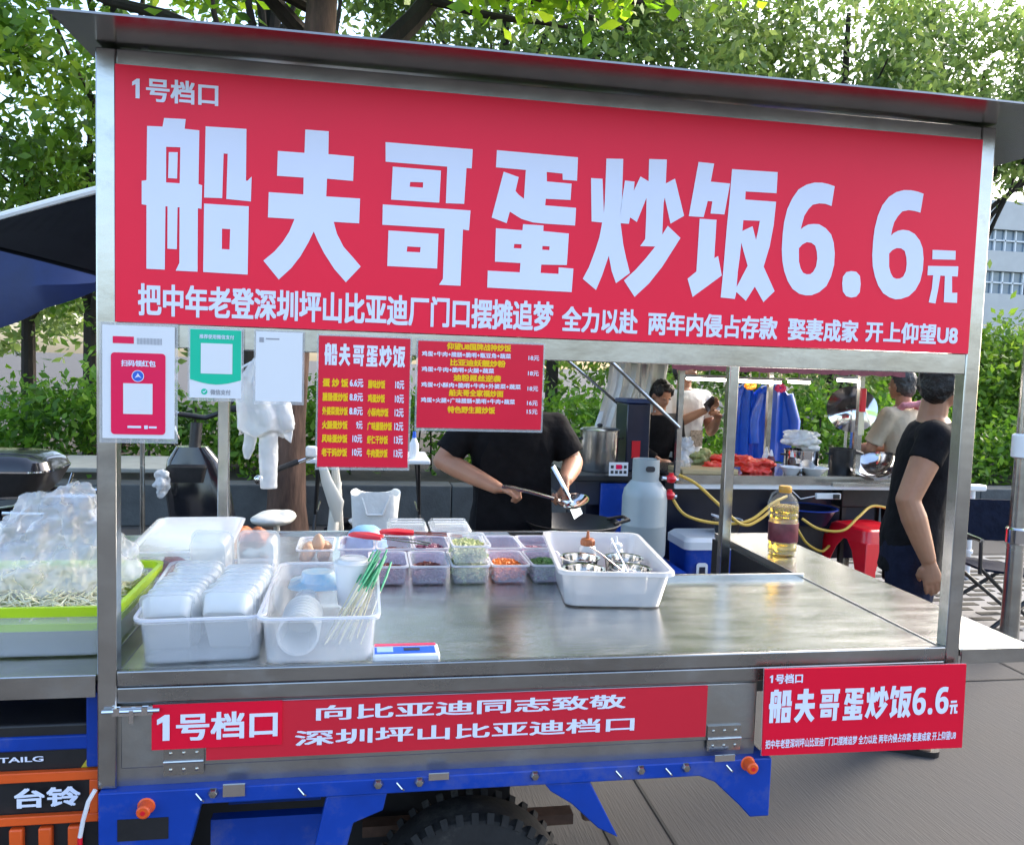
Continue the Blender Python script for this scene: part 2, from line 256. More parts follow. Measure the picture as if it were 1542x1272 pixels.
# hand cut letter outlines (metres on the big sign)
GLYPH = {'boat':[[(0.098,2.098),(0.127,2.099),(0.13,2.116),(0.171,2.117),(0.169,2.098),(0.197,2.097),(0.196,1.991),(0.203,1.989),(0.202,1.942),(0.195,1.943),(0.195,1.816),(0.153,1.816),(0.16,1.832),(0.16,1.943),(0.156,1.942),(0.155,1.859),(0.137,1.859),(0.137,1.943),(0.133,1.943),(0.132,1.817),(0.097,1.817),(0.097,1.943),(0.088,1.944),(0.088,1.99),(0.097,1.992)],[(0.134,2.06),(0.161,2.061),(0.16,1.99),(0.134,1.99)],[(0.139,2.05),(0.156,2.051),(0.155,1.999),(0.138,1.999)],[(0.209,2.106),(0.288,2.107),(0.288,2.004),(0.291,2.004),(0.299,2.013),(0.298,1.963),(0.25,1.965),(0.252,2.055),(0.244,2.055),(0.242,1.966),(0.207,1.965)],[(0.207,1.953),(0.294,1.953),(0.293,1.815),(0.206,1.816)],[(0.242,1.905),(0.258,1.905),(0.257,1.864),(0.242,1.864)]],'man':[[(0.404,2.115),(0.451,2.115),(0.451,2.069),(0.503,2.068),(0.502,2.018),(0.449,2.019),(0.448,1.983),(0.517,1.983),(0.516,1.932),(0.464,1.932),(0.471,1.908),(0.485,1.882),(0.502,1.864),(0.521,1.843),(0.491,1.809),(0.467,1.835),(0.446,1.866),(0.432,1.892),(0.424,1.91),(0.413,1.886),(0.398,1.858),(0.38,1.833),(0.355,1.808),(0.324,1.845),(0.346,1.865),(0.362,1.885),(0.375,1.907),(0.385,1.933),(0.332,1.933),(0.333,1.984),(0.402,1.984),(0.402,2.018),(0.349,2.018),(0.35,2.068),(0.403,2.068)]],'bro':[[(0.567,2.102),(0.75,2.101),(0.749,2.061),(0.738,2.061),(0.735,1.986),(0.696,1.985),(0.697,2.061),(0.568,2.062)],[(0.583,2.053),(0.684,2.052),(0.682,1.985),(0.581,1.985)],[(0.62,2.024),(0.647,2.025),(0.647,2.014),(0.619,2.014)],[(0.564,1.974),(0.749,1.973),(0.747,1.931),(0.734,1.932),(0.732,1.813),(0.686,1.813),(0.694,1.826),(0.695,1.932),(0.564,1.932)],[(0.577,1.921),(0.682,1.92),(0.681,1.847),(0.576,1.847)],[(0.617,1.89),(0.645,1.89),(0.644,1.879),(0.616,1.879)]],'egg':[[(0.802,2.103),(0.98,2.101),(0.98,2.051),(0.948,2.051),(0.947,2.064),(0.912,2.065),(0.913,2.045),(0.968,2.044),(0.967,2.009),(0.912,2.008),(0.911,1.994),(0.98,1.993),(0.979,1.955),(0.912,1.955),(0.886,1.956),(0.86,1.962),(0.845,1.97),(0.834,1.976),(0.828,1.951),(0.795,1.961),(0.818,2.059),(0.851,2.05),(0.845,2.02),(0.853,2.012),(0.864,2.005),(0.866,2.066),(0.801,2.067)],[(0.864,1.951),(0.909,1.951),(0.909,1.939),(0.966,1.937),(0.964,1.869),(0.907,1.867),(0.906,1.849),(0.946,1.849),(0.946,1.863),(0.979,1.862),(0.977,1.811),(0.79,1.812),(0.79,1.848),(0.86,1.848),(0.861,1.868),(0.805,1.868),(0.805,1.939),(0.863,1.938)],[(0.846,1.908),(0.862,1.908),(0.862,1.899),(0.845,1.899)],[(0.908,1.907),(0.924,1.907),(0.924,1.899),(0.908,1.899)]],'fry':[[(1.044,2.103),(1.082,2.105),(1.083,2.01),(1.08,1.984),(1.081,1.999),(1.088,2.059),(1.11,2.058),(1.109,2.038),(1.123,2.07),(1.142,2.061),(1.141,2.109),(1.182,2.111),(1.182,2.059),(1.203,2.071),(1.228,1.991),(1.197,1.972),(1.181,2.028),(1.179,2.016),(1.179,1.947),(1.191,1.967),(1.222,1.942),(1.205,1.914),(1.182,1.876),(1.153,1.838),(1.121,1.807),(1.095,1.842),(1.121,1.867),(1.144,1.894),(1.164,1.92),(1.129,1.919),(1.14,1.935),(1.14,1.98),(1.139,2.025),(1.119,1.971),(1.103,1.98),(1.101,1.966),(1.082,1.966),(1.09,1.92),(1.098,1.891),(1.108,1.859),(1.077,1.835),(1.066,1.861),(1.058,1.894),(1.044,1.849),(1.032,1.818),(1.001,1.841),(1.014,1.867),(1.027,1.905),(1.035,1.933),(1.04,1.965),(1.016,1.966),(1.011,2.059),(1.037,2.059),(1.043,1.985),(1.044,2.01),(1.044,2.047)]],'rice':[[(1.256,2.111),(1.293,2.11),(1.287,2.07),(1.333,2.069),(1.323,2.0),(1.29,2.0),(1.293,2.027),(1.282,2.027),(1.274,1.991),(1.239,1.991)],[(1.265,1.987),(1.305,1.987),(1.304,1.902),(1.313,1.907),(1.324,1.864),(1.257,1.813),(1.243,1.853),(1.263,1.87)],[(1.336,2.101),(1.446,2.102),(1.446,2.055),(1.371,2.054),(1.371,2.036),(1.446,2.036),(1.443,1.983),(1.436,1.935),(1.424,1.889),(1.454,1.835),(1.428,1.809),(1.405,1.843),(1.385,1.81),(1.361,1.829),(1.358,1.813),(1.324,1.815),(1.327,1.877),(1.33,1.965),(1.333,2.023)],[(1.369,1.99),(1.409,1.991),(1.406,1.969),(1.402,1.948),(1.392,1.978),(1.368,1.966)],[(1.367,1.94),(1.373,1.922),(1.385,1.889),(1.361,1.84),(1.362,1.873),(1.365,1.908)]],'six':[[(1.588,2.08),(1.583,2.035),(1.568,2.039),(1.552,2.039),(1.536,2.035),(1.526,2.024),(1.517,2.009),(1.513,1.993),(1.51,1.978),(1.517,1.984),(1.528,1.99),(1.541,1.992),(1.555,1.992),(1.572,1.984),(1.586,1.971),(1.594,1.952),(1.598,1.928),(1.598,1.902),(1.592,1.875),(1.582,1.853),(1.565,1.838),(1.546,1.83),(1.531,1.829),(1.515,1.832),(1.498,1.842),(1.485,1.859),(1.475,1.881),(1.469,1.904),(1.466,1.93),(1.466,1.962),(1.468,1.991),(1.474,2.021),(1.485,2.046),(1.499,2.067),(1.518,2.079),(1.537,2.085),(1.556,2.086),(1.572,2.084)],[(1.508,1.935),(1.516,1.944),(1.527,1.95),(1.538,1.949),(1.548,1.943),(1.553,1.929),(1.555,1.914),(1.553,1.896),(1.547,1.884),(1.54,1.878),(1.531,1.877),(1.522,1.88),(1.515,1.89),(1.51,1.905)]],'six2':[[(1.815,2.078),(1.81,2.034),(1.795,2.037),(1.779,2.038),(1.763,2.034),(1.753,2.023),(1.744,2.008),(1.74,1.992),(1.738,1.977),(1.744,1.983),(1.755,1.989),(1.768,1.992),(1.783,1.991),(1.799,1.984),(1.813,1.97),(1.822,1.952),(1.826,1.928),(1.826,1.902),(1.821,1.875),(1.81,1.854),(1.794,1.839),(1.775,1.832),(1.76,1.83),(1.744,1.834),(1.727,1.843),(1.713,1.86),(1.703,1.881),(1.696,1.904),(1.693,1.93),(1.693,1.962),(1.695,1.991),(1.701,2.02),(1.711,2.045),(1.726,2.065),(1.744,2.077),(1.763,2.083),(1.782,2.084),(1.799,2.082)],[(1.736,1.935),(1.744,1.944),(1.755,1.949),(1.766,1.949),(1.776,1.943),(1.781,1.929),(1.783,1.914),(1.782,1.897),(1.776,1.884),(1.768,1.879),(1.759,1.878),(1.75,1.881),(1.743,1.891),(1.738,1.905)]],'dot':[[(1.621,1.861),(1.622,1.876),(1.63,1.887),(1.642,1.89),(1.655,1.889),(1.665,1.88),(1.668,1.862),(1.667,1.842),(1.659,1.832),(1.646,1.829),(1.633,1.832),(1.624,1.842)]],'yuan':[[(1.848,1.95),(1.909,1.951),(1.91,1.93),(1.849,1.928)],[(1.839,1.912),(1.919,1.915),(1.919,1.891),(1.904,1.891),(1.907,1.852),(1.921,1.853),(1.922,1.829),(1.887,1.829),(1.885,1.891),(1.873,1.891),(1.87,1.861),(1.865,1.825),(1.847,1.827),(1.853,1.86),(1.854,1.891),(1.839,1.89)]]}
GL={k:outlines(v) for k,v in GLYPH.items()}
def headline(mb,keys,x0,x1,z0,z1,y):
    allv=np.array([p for k in keys for p in GL[k][0]]); lo,hi=allv.min(0),allv.max(0)
    for k in keys:
        v,f=GL[k]; mb.add([(x0+(p[0]-lo[0])/(hi[0]-lo[0])*(x1-x0),y,z0+(p[1]-lo[1])/(hi[1]-lo[1])*(z1-z0)) for p in v],f)
NAME=['boat','man','bro','egg','fry','rice']; FULL=NAME+['six','dot','six2','yuan']
# ================= SETTING =================
def ground_mat():
    m=mat('brushed_concrete',(.17,.165,.16),.9,0,.2,1.3,spec=.2); n=m.node_tree; L=n.links; b=n.nodes['Principled BSDF']
    tc=n.nodes.new('ShaderNodeTexCoord'); mp=n.nodes.new('ShaderNodeMapping'); mp.inputs['Rotation'].default_value=(0,0,rad(4)); mp.inputs['Scale'].default_value=(34,2.2,1); L.new(tc.outputs['Object'],mp.inputs[0])
    nz=n.nodes.new('ShaderNodeTexNoise'); nz.inputs['Scale'].default_value=4; nz.inputs['Detail'].default_value=6; L.new(mp.outputs[0],nz.inputs[0])
    n2=n.nodes.new('ShaderNodeTexNoise'); n2.inputs['Scale'].default_value=.9; n2.inputs['Detail'].default_value=7; n2.inputs['Roughness'].default_value=.7; L.new(tc.outputs['Object'],n2.inputs[0])
    mx=n.nodes.new('ShaderNodeMix'); mx.data_type='FLOAT'; mx.inputs[0].default_value=.66; L.new(nz.outputs[0],mx.inputs[2]); L.new(n2.outputs[0],mx.inputs[3])
    cr=n.nodes.new('ShaderNodeValToRGB'); cr.color_ramp.elements[0].position=.36; cr.color_ramp.elements[1].position=.66
    cr.color_ramp.elements[0].color=(.075,.071,.068,1); cr.color_ramp.elements[1].color=(.070,.070,.071,1); L.new(mx.outputs[0],cr.inputs[0]); L.new(cr.outputs[0],b.inputs['Base Color'])
    bp=n.nodes.new('ShaderNodeBump'); bp.inputs['Strength'].default_value=.45; bp.inputs['Distance'].default_value=.005; L.new(nz.outputs[0],bp.inputs['Height']); L.new(bp.outputs[0],b.inputs['Normal'])
    return m
g=MB(); g.add([(-400,-400,0),(400,-400,0),(400,400,0),(-400,400,0)],[(0,1,2,3)])
go=obj('ground',g,ground_mat()); go['kind']='structure'
jt=MB()
for x,hw in ((1.40,.014),(1.615,.006),(4.2,.008),(-1.2,.008),(6.9,.008)): jt.add([(x-hw,-4,.004),(x+hw,-4,.004),(x+hw+.03,6.4,.004),(x-hw+.03,6.4,.004)],[(0,1,2,3)])
for y,hw in ((-1.9,.007),(2.15,.007),(5.1,.007)): jt.add([(-9,y-hw,.0045),(12,y-hw,.0045),(12,y+hw,.0045),(-9,y+hw,.0045)],[(0,1,2,3)])
jo=obj('paving_joints',jt,mat('joint_tar',(.02,.02,.02),.9)); jo['kind']='structure'
pv=MB()   # perforated grass pavers on the right
base=MB(); base.box(4.6,10,2.4,5.0,-.05,.008); bo=obj('paver_strip',base,mat('pale_paver',(.2,.2,.2),.85,0,.15,6,.3,40)); bo['kind']='structure'
for i in range(20):
    for j in range(22):
        x=4.65+i*.28+(j%2)*.14; y=2.45+j*.115; pv.box(x,x+.17,y,y+.06,.004,.0125)
po=obj('paver_slots',pv,mat('slot_soil',(.03,.028,.022),.95,0,.4,9)); po['kind']='structure'
pw=MB()
for i in range(26): pw.box(-13+i*1.2,-13+i*1.2+1.192,6.5,6.8,0,.40+.004*(i%3))
po=thing('planter_wall','low dark stone planter wall running behind the stalls','wall',(0,6.65,0)); obj('stone_course',pw,'grey_concrete',po,bevel=.012)
sb=MB(); sb.box(-13,18,6.8,13,0,.37); so_=obj('planting_soil',sb,mat('soil',(.035,.027,.018),.95,0,.5,6,.6,20)); so_['kind']='structure'

# leaves: folded diamonds spread through clumps
def leaves(cent,n,spread,size,flat=.7,asp=.5):
    cent=np.asarray(cent,float); k=len(cent); c=np.repeat(cent,n,0)+RNG.normal(0,1,(k*n,3))*np.asarray(spread)*np.array([1,1,flat])
    N=len(c); d=RNG.normal(0,1,(N,3)); d[:,2]-=.35; d/=np.linalg.norm(d,axis=1)[:,None]
    u=np.cross(d,RNG.normal(0,1,(N,3))+np.array([0,0,1.2])); u/=np.linalg.norm(u,axis=1)[:,None]
    s=(size*RNG.uniform(.6,1.35,N))[:,None]; nn=np.cross(d,u)
    v=np.stack([c-d*s*.55,c+u*s*asp*.55+nn*s*.10-d*s*.05,c+d*s*.6,c-u*s*asp*.55+nn*s*.10-d*s*.05],1).reshape(-1,3)
    me=bpy.data.meshes.new('leaves'); me.vertices.add(4*N); me.vertices.foreach_set('co',v.ravel()); me.loops.add(4*N); me.loops.foreach_set('vertex_index',np.arange(4*N)); me.polygons.add(N)
    me.polygons.foreach_set('loop_start',np.arange(N)*4); me.polygons.foreach_set('loop_total',np.full(N,4)); me.update(); return me
def blob(c,r,n):  # clump centres in an uneven ellipsoid shell
    d=RNG.normal(0,1,(n,3)); d/=np.linalg.norm(d,axis=1)[:,None]; return np.asarray(c)+d*np.asarray(r)*(RNG.uniform(.25,1.05,n)**.6)[:,None]
def limb(mb,p,q,r0,r1,sag=.0,n=5):
    p,q=Vector(p),Vector(q); pts=[]
    for i in range(n+1):
        t=i/n; a=p.lerp(q,t); a+=Vector((random.uniform(-1,1),random.uniform(-1,1),random.uniform(-1,1)))*(.03*(q-p).length if 0<i<n else 0); a.z+=sag*math.sin(math.pi*t); pts.append(a)
    mb.tube(pts,[r0+(r1-r0)*i/n for i in range(n+1)],8)
# -- the big tree right behind the cart
T=thing('shade_tree','big tree with reddish brown trunk rising behind the cart, bright leaves overhead','tree',(-.2,6.2,0))
tk=MB(); tk.tube([(-.19,6.2,-.05),(-.19,6.2,.25),(-.185,6.2,1.0),(-.13,6.2,2.2),(-.05,6.2,3.5),(.05,6.25,4.7),(.12,6.4,6.0)],[.22,.18,.158,.15,.145,.14,.11],16)
obj('trunk',tk,'bark',T)
br=MB(); limb(br,(.0,6.8,4.0),(1.15,6.7,5.3),.13,.10); limb(br,(1.15,6.7,5.3),(2.4,5.6,6.2),.10,.05); limb(br,(.05,6.8,4.6),(-1.4,6.0,5.8),.09,.05); limb(br,(0.1,6.8,5.2),(1.7,4.4,4.75),.06,.03); limb(br,(1.7,4.4,4.75),(2.2,2.2,4.1),.035,.015); limb(br,(0,6.8,5),(-2.3,4.3,4.9),.06,.025); limb(br,(-.05,6.8,3.5),(-1.6,6.4,4.3),.05,.02); limb(br,(1.0,6.7,5.2),(2.4,6.4,4.95),.05,.02); limb(br,(2.3,5.6,6.1),(3.2,3.2,4.5),.05,.02)
limb(br,(-.05,6.8,4.3),(-2.6,7.2,5.3),.085,.04); limb(br,(-.9,7.0,4.8),(-2.2,6.2,4.5),.04,.02); limb(br,(1.15,6.7,5.3),(3.4,6.9,5.5),.07,.03); limb(br,(2.2,6.8,5.4),(2.9,6.2,4.9),.04,.02)
obj('branch',br,'bark_dark',T)
cl=[]
for c,r,n in (((-.9,6.2,5.6),(1.6,1.2,.8),26),((1.6,6.0,5.9),(1.6,1.4,.8),30),((1.9,4.6,4.9),(1.1,1.0,.35),22),((-2.2,4.6,5.0),(1.2,1.0,.6),26),((2.9,3.6,4.7),(.9,.8,.35),16)): cl.append(blob(c,r,n))
obj('crown',leaves(np.concatenate(cl),62,.20,.13,.7,.6),'leaf_bright',T)
nb=blob((1.75,1.3,3.42),(.32,.3,.08),10); nb2=blob((1.25,1.7,3.66),(.4,.35,.12),10)
tw=MB(); limb(tw,(2.2,2.2,4.1),(1.65,1.2,3.42),.012,.005)
obj('hanging_twig',tw,'bark_dark',T); obj('hanging_leaves',leaves(np.concatenate([nb,nb2]),16,.07,.095,.6,.75),'leaf_bright',T)
# -- trees standing in the planting strip and beyond
def tree(label,x,y,h,cr,m,n,leafn,size,zc=None,lean=0,tr=.11,bark='bark_dark',low=0):
    t=thing('park_tree',label,'tree',(x,y,0),'trees growing behind the stalls')
    k=MB(); k.tube([(x,y,-.05),(x+lean*.2,y,h*.3),(x+lean*.6,y,h*.6),(x+lean,y,h*.9)],[tr*1.25,tr,tr*.8,tr*.35],10); 
    zc=zc or h*.75
    ce=blob((x+lean*.7,y,zc),cr,n)
    for i in range(7): limb(k,(x+lean*.5,y,h*random.uniform(.4,.65)),tuple(ce[i]),tr*.45,tr*.1)
    obj('trunk',k,bark,t)
    if low: ce=np.concatenate([ce,blob((x,y,low),(cr[0]*.8,cr[1]*.6,.8),n//2)])
    obj('crown',leaves(ce,leafn,.22+.02*cr[0],size,.75,.5),m,t); return t
tree('dense dark leafy tree at the far left above the blue canopy',-4.4,8.4,7.2,(2.0,1.6,2.6),'leaf',66,70,.15,4.9)
tree('broad green tree behind the left post of the cart',-2.6,9.5,8.0,(1.9,1.6,2.2),'leaf',62,70,.15,5.8,tr=.13)
tree('thin tree with leaning dark trunk beside the reddish trunk',-1.0,8.8,8.4,(1.5,1.4,1.2),'leaf',34,55,.13,7.0,.5,tr=.13)
tree('pale fine leaved tree above the middle of the sign',2.4,10.5,8.6,(2.2,1.7,2.3),'leaf_far',110,105,.135,6.4)
tree('feathery tree above the right half of the sign',5.2,10.8,8.6,(2.3,1.8,2.3),'leaf_far',120,105,.135,6.3)
tree('greyish fine leaved tree above the right end of the roof',8.2,11.2,8.4,(2.3,1.7,2.5),'leaf_far',120,105,.135,6.0)
tree('yellowish green tree beyond the right edge of the roof',11.4,12.0,8.0,(2.2,1.6,1.7),'leaf_far',90,95,.14,6.6)
tree('slender pale tree at the far right corner of the view',14.4,13.0,8.6,(2.2,1.6,1.9),'leaf_far',80,95,.14,7.0)
tree('dark evergreen behind the right post of the cart',9.6,9.4,2.6,(1.6,1.1,.8),'leaf',60,100,.11,1.7,low=1.2)
tree('dark green bushy tree at the far right behind the planter wall',11.9,9.8,2.5,(1.7,1.1,.8),'leaf',60,100,.11,1.5,low=1.1)
for i,(x,y,l) in enumerate(((-3.6,9.4,'slim bare trunk in the hedge left of the black scooter'),(-2.7,8.8,'slim bare trunk above the hedge behind the black scooter'),(1.0,9.2,'slim trunk behind the menu boards'),(2.92,8.9,'dark straight trunk standing right of the cook'),(4.6,9.4,'slim trunk behind the woman with the phone'),(5.6,9.0,'slim trunk left of the hanging blue raincoats'),(7.3,9.2,'slim trunk right of the hanging blue raincoats'))):
    tree(l,x,y,4.6,(1.0,.8,1.0),'leaf' if i%2 else 'leaf_far',26,80,.10,3.3,tr=.085,low=1.9 if i>2 else 2.3)
hd=thing('hedge','long bushy green hedge growing in the planter behind the stalls','hedge',(0,8.2,.2))
hc=np.stack([RNG.uniform(-10,14,700),RNG.uniform(7.0,8.4,700),RNG.uniform(.5,1.2,700)],1); hc[:,2]+=.22*np.sin(hc[:,0]*2.1)+.14*np.sin(hc[:,0]*5.3)
obj('foliage',leaves(hc,70,.16,.085,.8,.55),'leaf_hedge',hd)
st=MB()
for i in range(60):
    x=random.uniform(-9,13); y=random.uniform(7.2,8.4); st.tube([(x,y,.3),(x+random.uniform(-.1,.1),y,1.1)],.012,5)
obj('stem',st,'bark_dark',hd)
fw=thing('far_woods','pale distant belt of trees beyond the hedge','woodland',(3,26,0)); fc=np.concatenate([blob((x,26+random.uniform(-3,3),random.uniform(1.5,4.5) if x<14 else 1.6),(2.4,1.5,2.0 if x<14 else 1.3),18) for x in range(-22,40,3)])
del fw['world']; bpy.data.objects.remove(fw)
tag(obj('far_woods',leaves(fc,50,.45,.34,.8,.6),'leaf_far'),'pale distant belt of trees seen through gaps in the hedge','woodland',kind='stuff')
# office block far right
B=thing('office_building','distant pale grey office block beyond the trees at the right','building',(30,32,0))
wl=MB(); wl.box(26,46,30,42,0,5.3); wl.box(26,46,30,42,6.25,7.1); wl.box(26,46,30,42,8.0,9.2); wl.box(26,46,30.4,42,5.3,6.25); wl.box(26,46,30.4,42,7.1,8.0); obj('wall',wl,'building',B)
for z0,z1 in ((5.3,6.25),(7.1,8.0)):
    for i in range(9):
        x=26.2+i*2.2; f=MB(); f.box(x,x+2.0,30.2,30.36,z0+.01,z1-.01); wn=obj('window',f,'glass',B)
        fr=MB(); [fr.box(x+q*.5-.03,x+q*.5+.03,30.1,30.19,z0+.02,z1-.02) for q in range(5)]; fr.box(x,x+2,30.1,30.19,(z0+z1)/2-.03,(z0+z1)/2+.03); obj('frame',fr,'white_plastic',wn)

# ================= THE CART =================
C=thing('food_cart','stainless steel fried rice cart with a red banner sign on a blue cargo tricycle','food cart',(1,.7,0))
def part(n,mb,m,bevel=0,parent=None): return obj(n,mb,m,parent or C,bevel)
W=2.0; D=1.43; ZC=.985; ZT=2.245; P=.038
for x0,y0,zb in ((0,0,.735),(W-P,0,.735),(0,D-P,.735)):
    m=MB(); m.box(x0,x0+P,y0,y0+P,zb,ZT); part('post',m,'steel',.003)
m=MB(); m.box(1.905,1.943,1.205,1.243,.62,ZT); part('post',m,'steel',.003)
for nm,(z0,z1) in (('top_rail',(2.213,ZT)),('sign_rail',(1.66,1.709))):
    m=MB(); m.box(P,W-P,.002,.036,z0,z1); part(nm,m,'steel',.002)
m=MB(); m.box(P,1.905,1.39,1.43,2.2,ZT); part('top_rail',m,'steel',.002)
for x in (.001,W-P+.001):
    m=MB(); m.box(x,x+.036,P,D-P if x<1 else 1.3,2.2,ZT); part('side_rail',m,'steel')
# roof: thin folded sheet, slightly wavy front lip
rf=MB(); xs=[-.03,.3,.7,1.2,1.7,2.0,2.15,2.262]; zz=[2.250,2.252,2.252,2.251,2.252,2.249,2.245,2.238]
ys=[-.165,.0,.5,1.0,1.5]; dz=[-.004,.0,.012,.02,.012]
vs=[];n_=len(xs)
for k in range(2):
    for y,d in zip(ys,dz):
        for x,z in zip(xs,zz): vs.append((x,y+(.03*max(0,x-2.0)/.26 if y<0 else 0),z+d+(.004*k)))
fs=[]; q=len(ys)*n_
for j in range(len(ys)-1):
    for i in range(n_-1):
        a=j*n_+i; fs+=[(a,a+1,a+1+n_,a+n_),(q+a,q+a+n_,q+a+1+n_,q+a+1)]
for i in range(n_-1): fs+=[(i,q+i,q+i+1,i+1),((len(ys)-1)*n_+i,(len(ys)-1)*n_+i+1,q+(len(ys)-1)*n_+i+1,q+(len(ys)-1)*n_+i)]
for j in range(len(ys)-1):
    for e in (0,n_-1): a=j*n_+e; fs.append((a,a+n_,q+a+n_,q+a))
rf.add(vs,fs); part('roof',rf,'steel_roof')
# sign
sg=MB(); sg.box(P,W-P,-.004,.0015,1.709,2.2135); sign=part('sign_panel',sg,'red_sign')
lt=MB(); Y=-.0052
for k in FULL: v,f=GL[k]; lt.add([(p[0],Y,p[1]) for p in v],f)
one(lt,.070,.084,2.150,2.188,Y); text(lt,'号档口',.096,.233,2.146,2.192,Y,.026)
text(lt,'把中年老登深圳坪山比亚迪厂门口摆摊追梦',.081,.938,1.723,1.788,Y,.03)
text(lt,'全力以赴',.957,1.131,1.724,1.780,Y,.03); text(lt,'两年内侵占存款',1.155,1.466,1.7245,1.777,Y,.03)
text(lt,'娶妻成家',1.492,1.670,1.725,1.777,Y,.03); text(lt,'开上仰望U8',1.688,1.930,1.728,1.777,Y,.03)
obj('lettering',lt,'white_print',sign)
# counter
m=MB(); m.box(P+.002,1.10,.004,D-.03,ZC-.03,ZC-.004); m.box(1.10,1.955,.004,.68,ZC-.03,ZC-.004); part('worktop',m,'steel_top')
m=MB(); m.box(P,W-P,.0,.018,.953,ZC+.002); part('counter_rail',m,'steel_rail',.003)
m=MB(); m.box(P,W-P,.0015,.018,.917,.9515); part('counter_rail',m,'steel_rail',.003)
m=MB(); m.box(1.3,1.96,.68,.695,ZC-.03,ZC+.012); part('worktop_lip',m,'steel',.002)
m=MB(); m.box(P,1.30,D-.03,D-.005,ZC-.035,ZC+.006); part('rear_rail',m,'steel',.002)
m=MB(); m.box(1.957,1.961,.02,1.38,ZC-.03,ZC-.001); part('worktop_seam',m,'steel_panel')
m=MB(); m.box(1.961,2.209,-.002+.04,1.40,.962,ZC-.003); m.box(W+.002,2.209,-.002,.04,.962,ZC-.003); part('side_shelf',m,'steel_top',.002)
m=MB(); m.box(W+.002,2.209,-.006,-.0025,.945,ZC-.004); part('shelf_edge',m,'steel')
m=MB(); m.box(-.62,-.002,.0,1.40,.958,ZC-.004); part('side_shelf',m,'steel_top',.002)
m=MB(); m.box(-.62,-.002,-.004,-.0005,.936,ZC-.005); part('shelf_edge',m,'steel')
m=MB(); m.box(.0,P+.002,P,D-P,ZC-.06,ZC-.0035); part('side_rail',m,'steel',.002)
m=MB(); m.box(1.944,1.956,.70,1.2,.60,.962); m.box(1.944,1.956,1.246,1.38,.60,.962); m.box(1.30,1.94,.697,.70,.6,.95); part('well_panel',m,'black_plastic')
# lower box and its drop door
m=MB(); m.box(P,1.472,.012,.03,.735,.916); m.box(0.03,.05,.03,1.35,.735,.95); m.box(1.45,1.472,.03,1.35,.735,.95); m.box(.05,1.45,1.33,1.35,.735,.95); part('lower_panel',m,'steel_panel')
m=MB(); m.box(.045,1.466,.006,.0115,.775,.912); dr=part('drop_door',m,'steel_panel',.002)
for x0,x1,z0,z1 in ((.131,.212,.758,.818),(1.348,1.432,.752,.812)):
    h=MB(); h.box(x0,x1,.0005,.0055,z0,z1); h.tube([(x0,.0,(z0+z1)/2),(x1,.0,(z0+z1)/2)],.0035,8)
    for i in range(3):
        for zz_ in (z0+.012,z1-.012): h.ball((x0+.014+i*(x1-x0-.028)/2,.0,zz_),(.004,.0025,.004),8,5)
    obj('hinge',h,'steel',dr)
la=MB(); la.tube([(.012,-.008,.905),(.125,-.008,.905)],.0045,8); la.box(.03,.11,-.004,.003,.893,.914); la.box(.066,.074,-.014,-.004,.88,.908); [la.box(x,x+.012,-.013,-.003,.897,.913) for x in (.035,.09)]; part('latch',la,'chrome')
s=MB(); s.box(.217,1.342,-.0005,.0045,.788,.911); ba=part('red_strip',s,'red_band')
l=MB(); text(l,'向比亚迪同志致敬',.444,1.142,.866,.899,-.0018,.02); text(l,'深圳坪山比亚迪档口',.400,1.165,.811,.845,-.0018,.02); obj('lettering',l,'white_print',ba)
s=MB(); s.box(.108,.373,-.0035,-.0006,.817,.914); bb=part('number_plate',s,'red_bright')
l=MB(); one(l,.119,.144,.837,.893,-.0048); text(l,'号档口',.157,.364,.835,.895,-.0048,.026); obj('lettering',l,'white_print',bb)
# blue tricycle bed
m=MB(); m.plate([(.006,.735),(1.506,.735),(1.506,.592),(1.458,.592),(1.43,.622),(1.40,.650),(1.365,.683),(1.325,.7),(.21,.7),(.186,.60),(.006,.60)][::-1],-.016,.03); part('chassis_beam',m,'blue_paint',.003)
m=MB(); m.box(.044,.145,-.0175,-.0162,.63,.677); part('bed_slot',m,'black_plastic',.0)
m=MB(); m.plate([(.47,.699),(.60,.699),(.592,.659),(.528,.634),(.51,.56),(.44,.56)][::-1],-.01,.02); part('fender_bracket',m,'blue_paint',.003); m=MB(); m.plate([(.955,.699),(1.062,.699),(1.135,.56),(1.085,.586),(1.02,.648),(.97,.68)][::-1],-.01,.02); part('fender_bracket',m,'blue_paint',.003)
m=MB(); m.box(.19,1.45,1.36,1.40,.60,.735); m.box(1.46,1.50,.03,1.36,.6,.73); m.box(.01,.05,.03,1.36,.55,.73); m.box(.21,.44,.35,.38,.5,.6); m.box(.05,1.45,.55,.59,.64,.70); part('bed_frame',m,'blue_paint')
m=MB(); m.box(.21,.47,.10,.13,.52,.60); part('side_beam',m,'blue_paint')
m=MB(); m.box(.05,1.44,.05,1.33,.72,.734); part('bed_floor',m,'black_plastic')
for x,z in ((.101,.703),(1.445,.725)):
    m=MB(); m.lathe([(.0001,-.045),(.011,-.045),(.014,-.042),(.015,-.018),(.018,-.016)],(x,0,z),16,'y'); k=part('marker_light',m,'orange'); d=MB(); d.lathe([(.0001,-.0465),(.005,-.0465),(.005,-.0452)],(x,0,z),10,'y'); obj('lens',d,'red_plastic',k)
for x in (.235,.58,.67,.93,1.18,1.29): part('bolt',MB().lathe([(.0001,-.026),(.008,-.025),(.012,-.018),(.012,-.0165)],(x,0,.724),6,'y'),'steel')
for x in (.20,.41,.62,1.12,1.24,1.39): part('tie_hook',MB().tube([(x,-.017,.725),(x+.012,-.021,.712),(x+.016,-.018,.708)],.0022,6),'chrome')
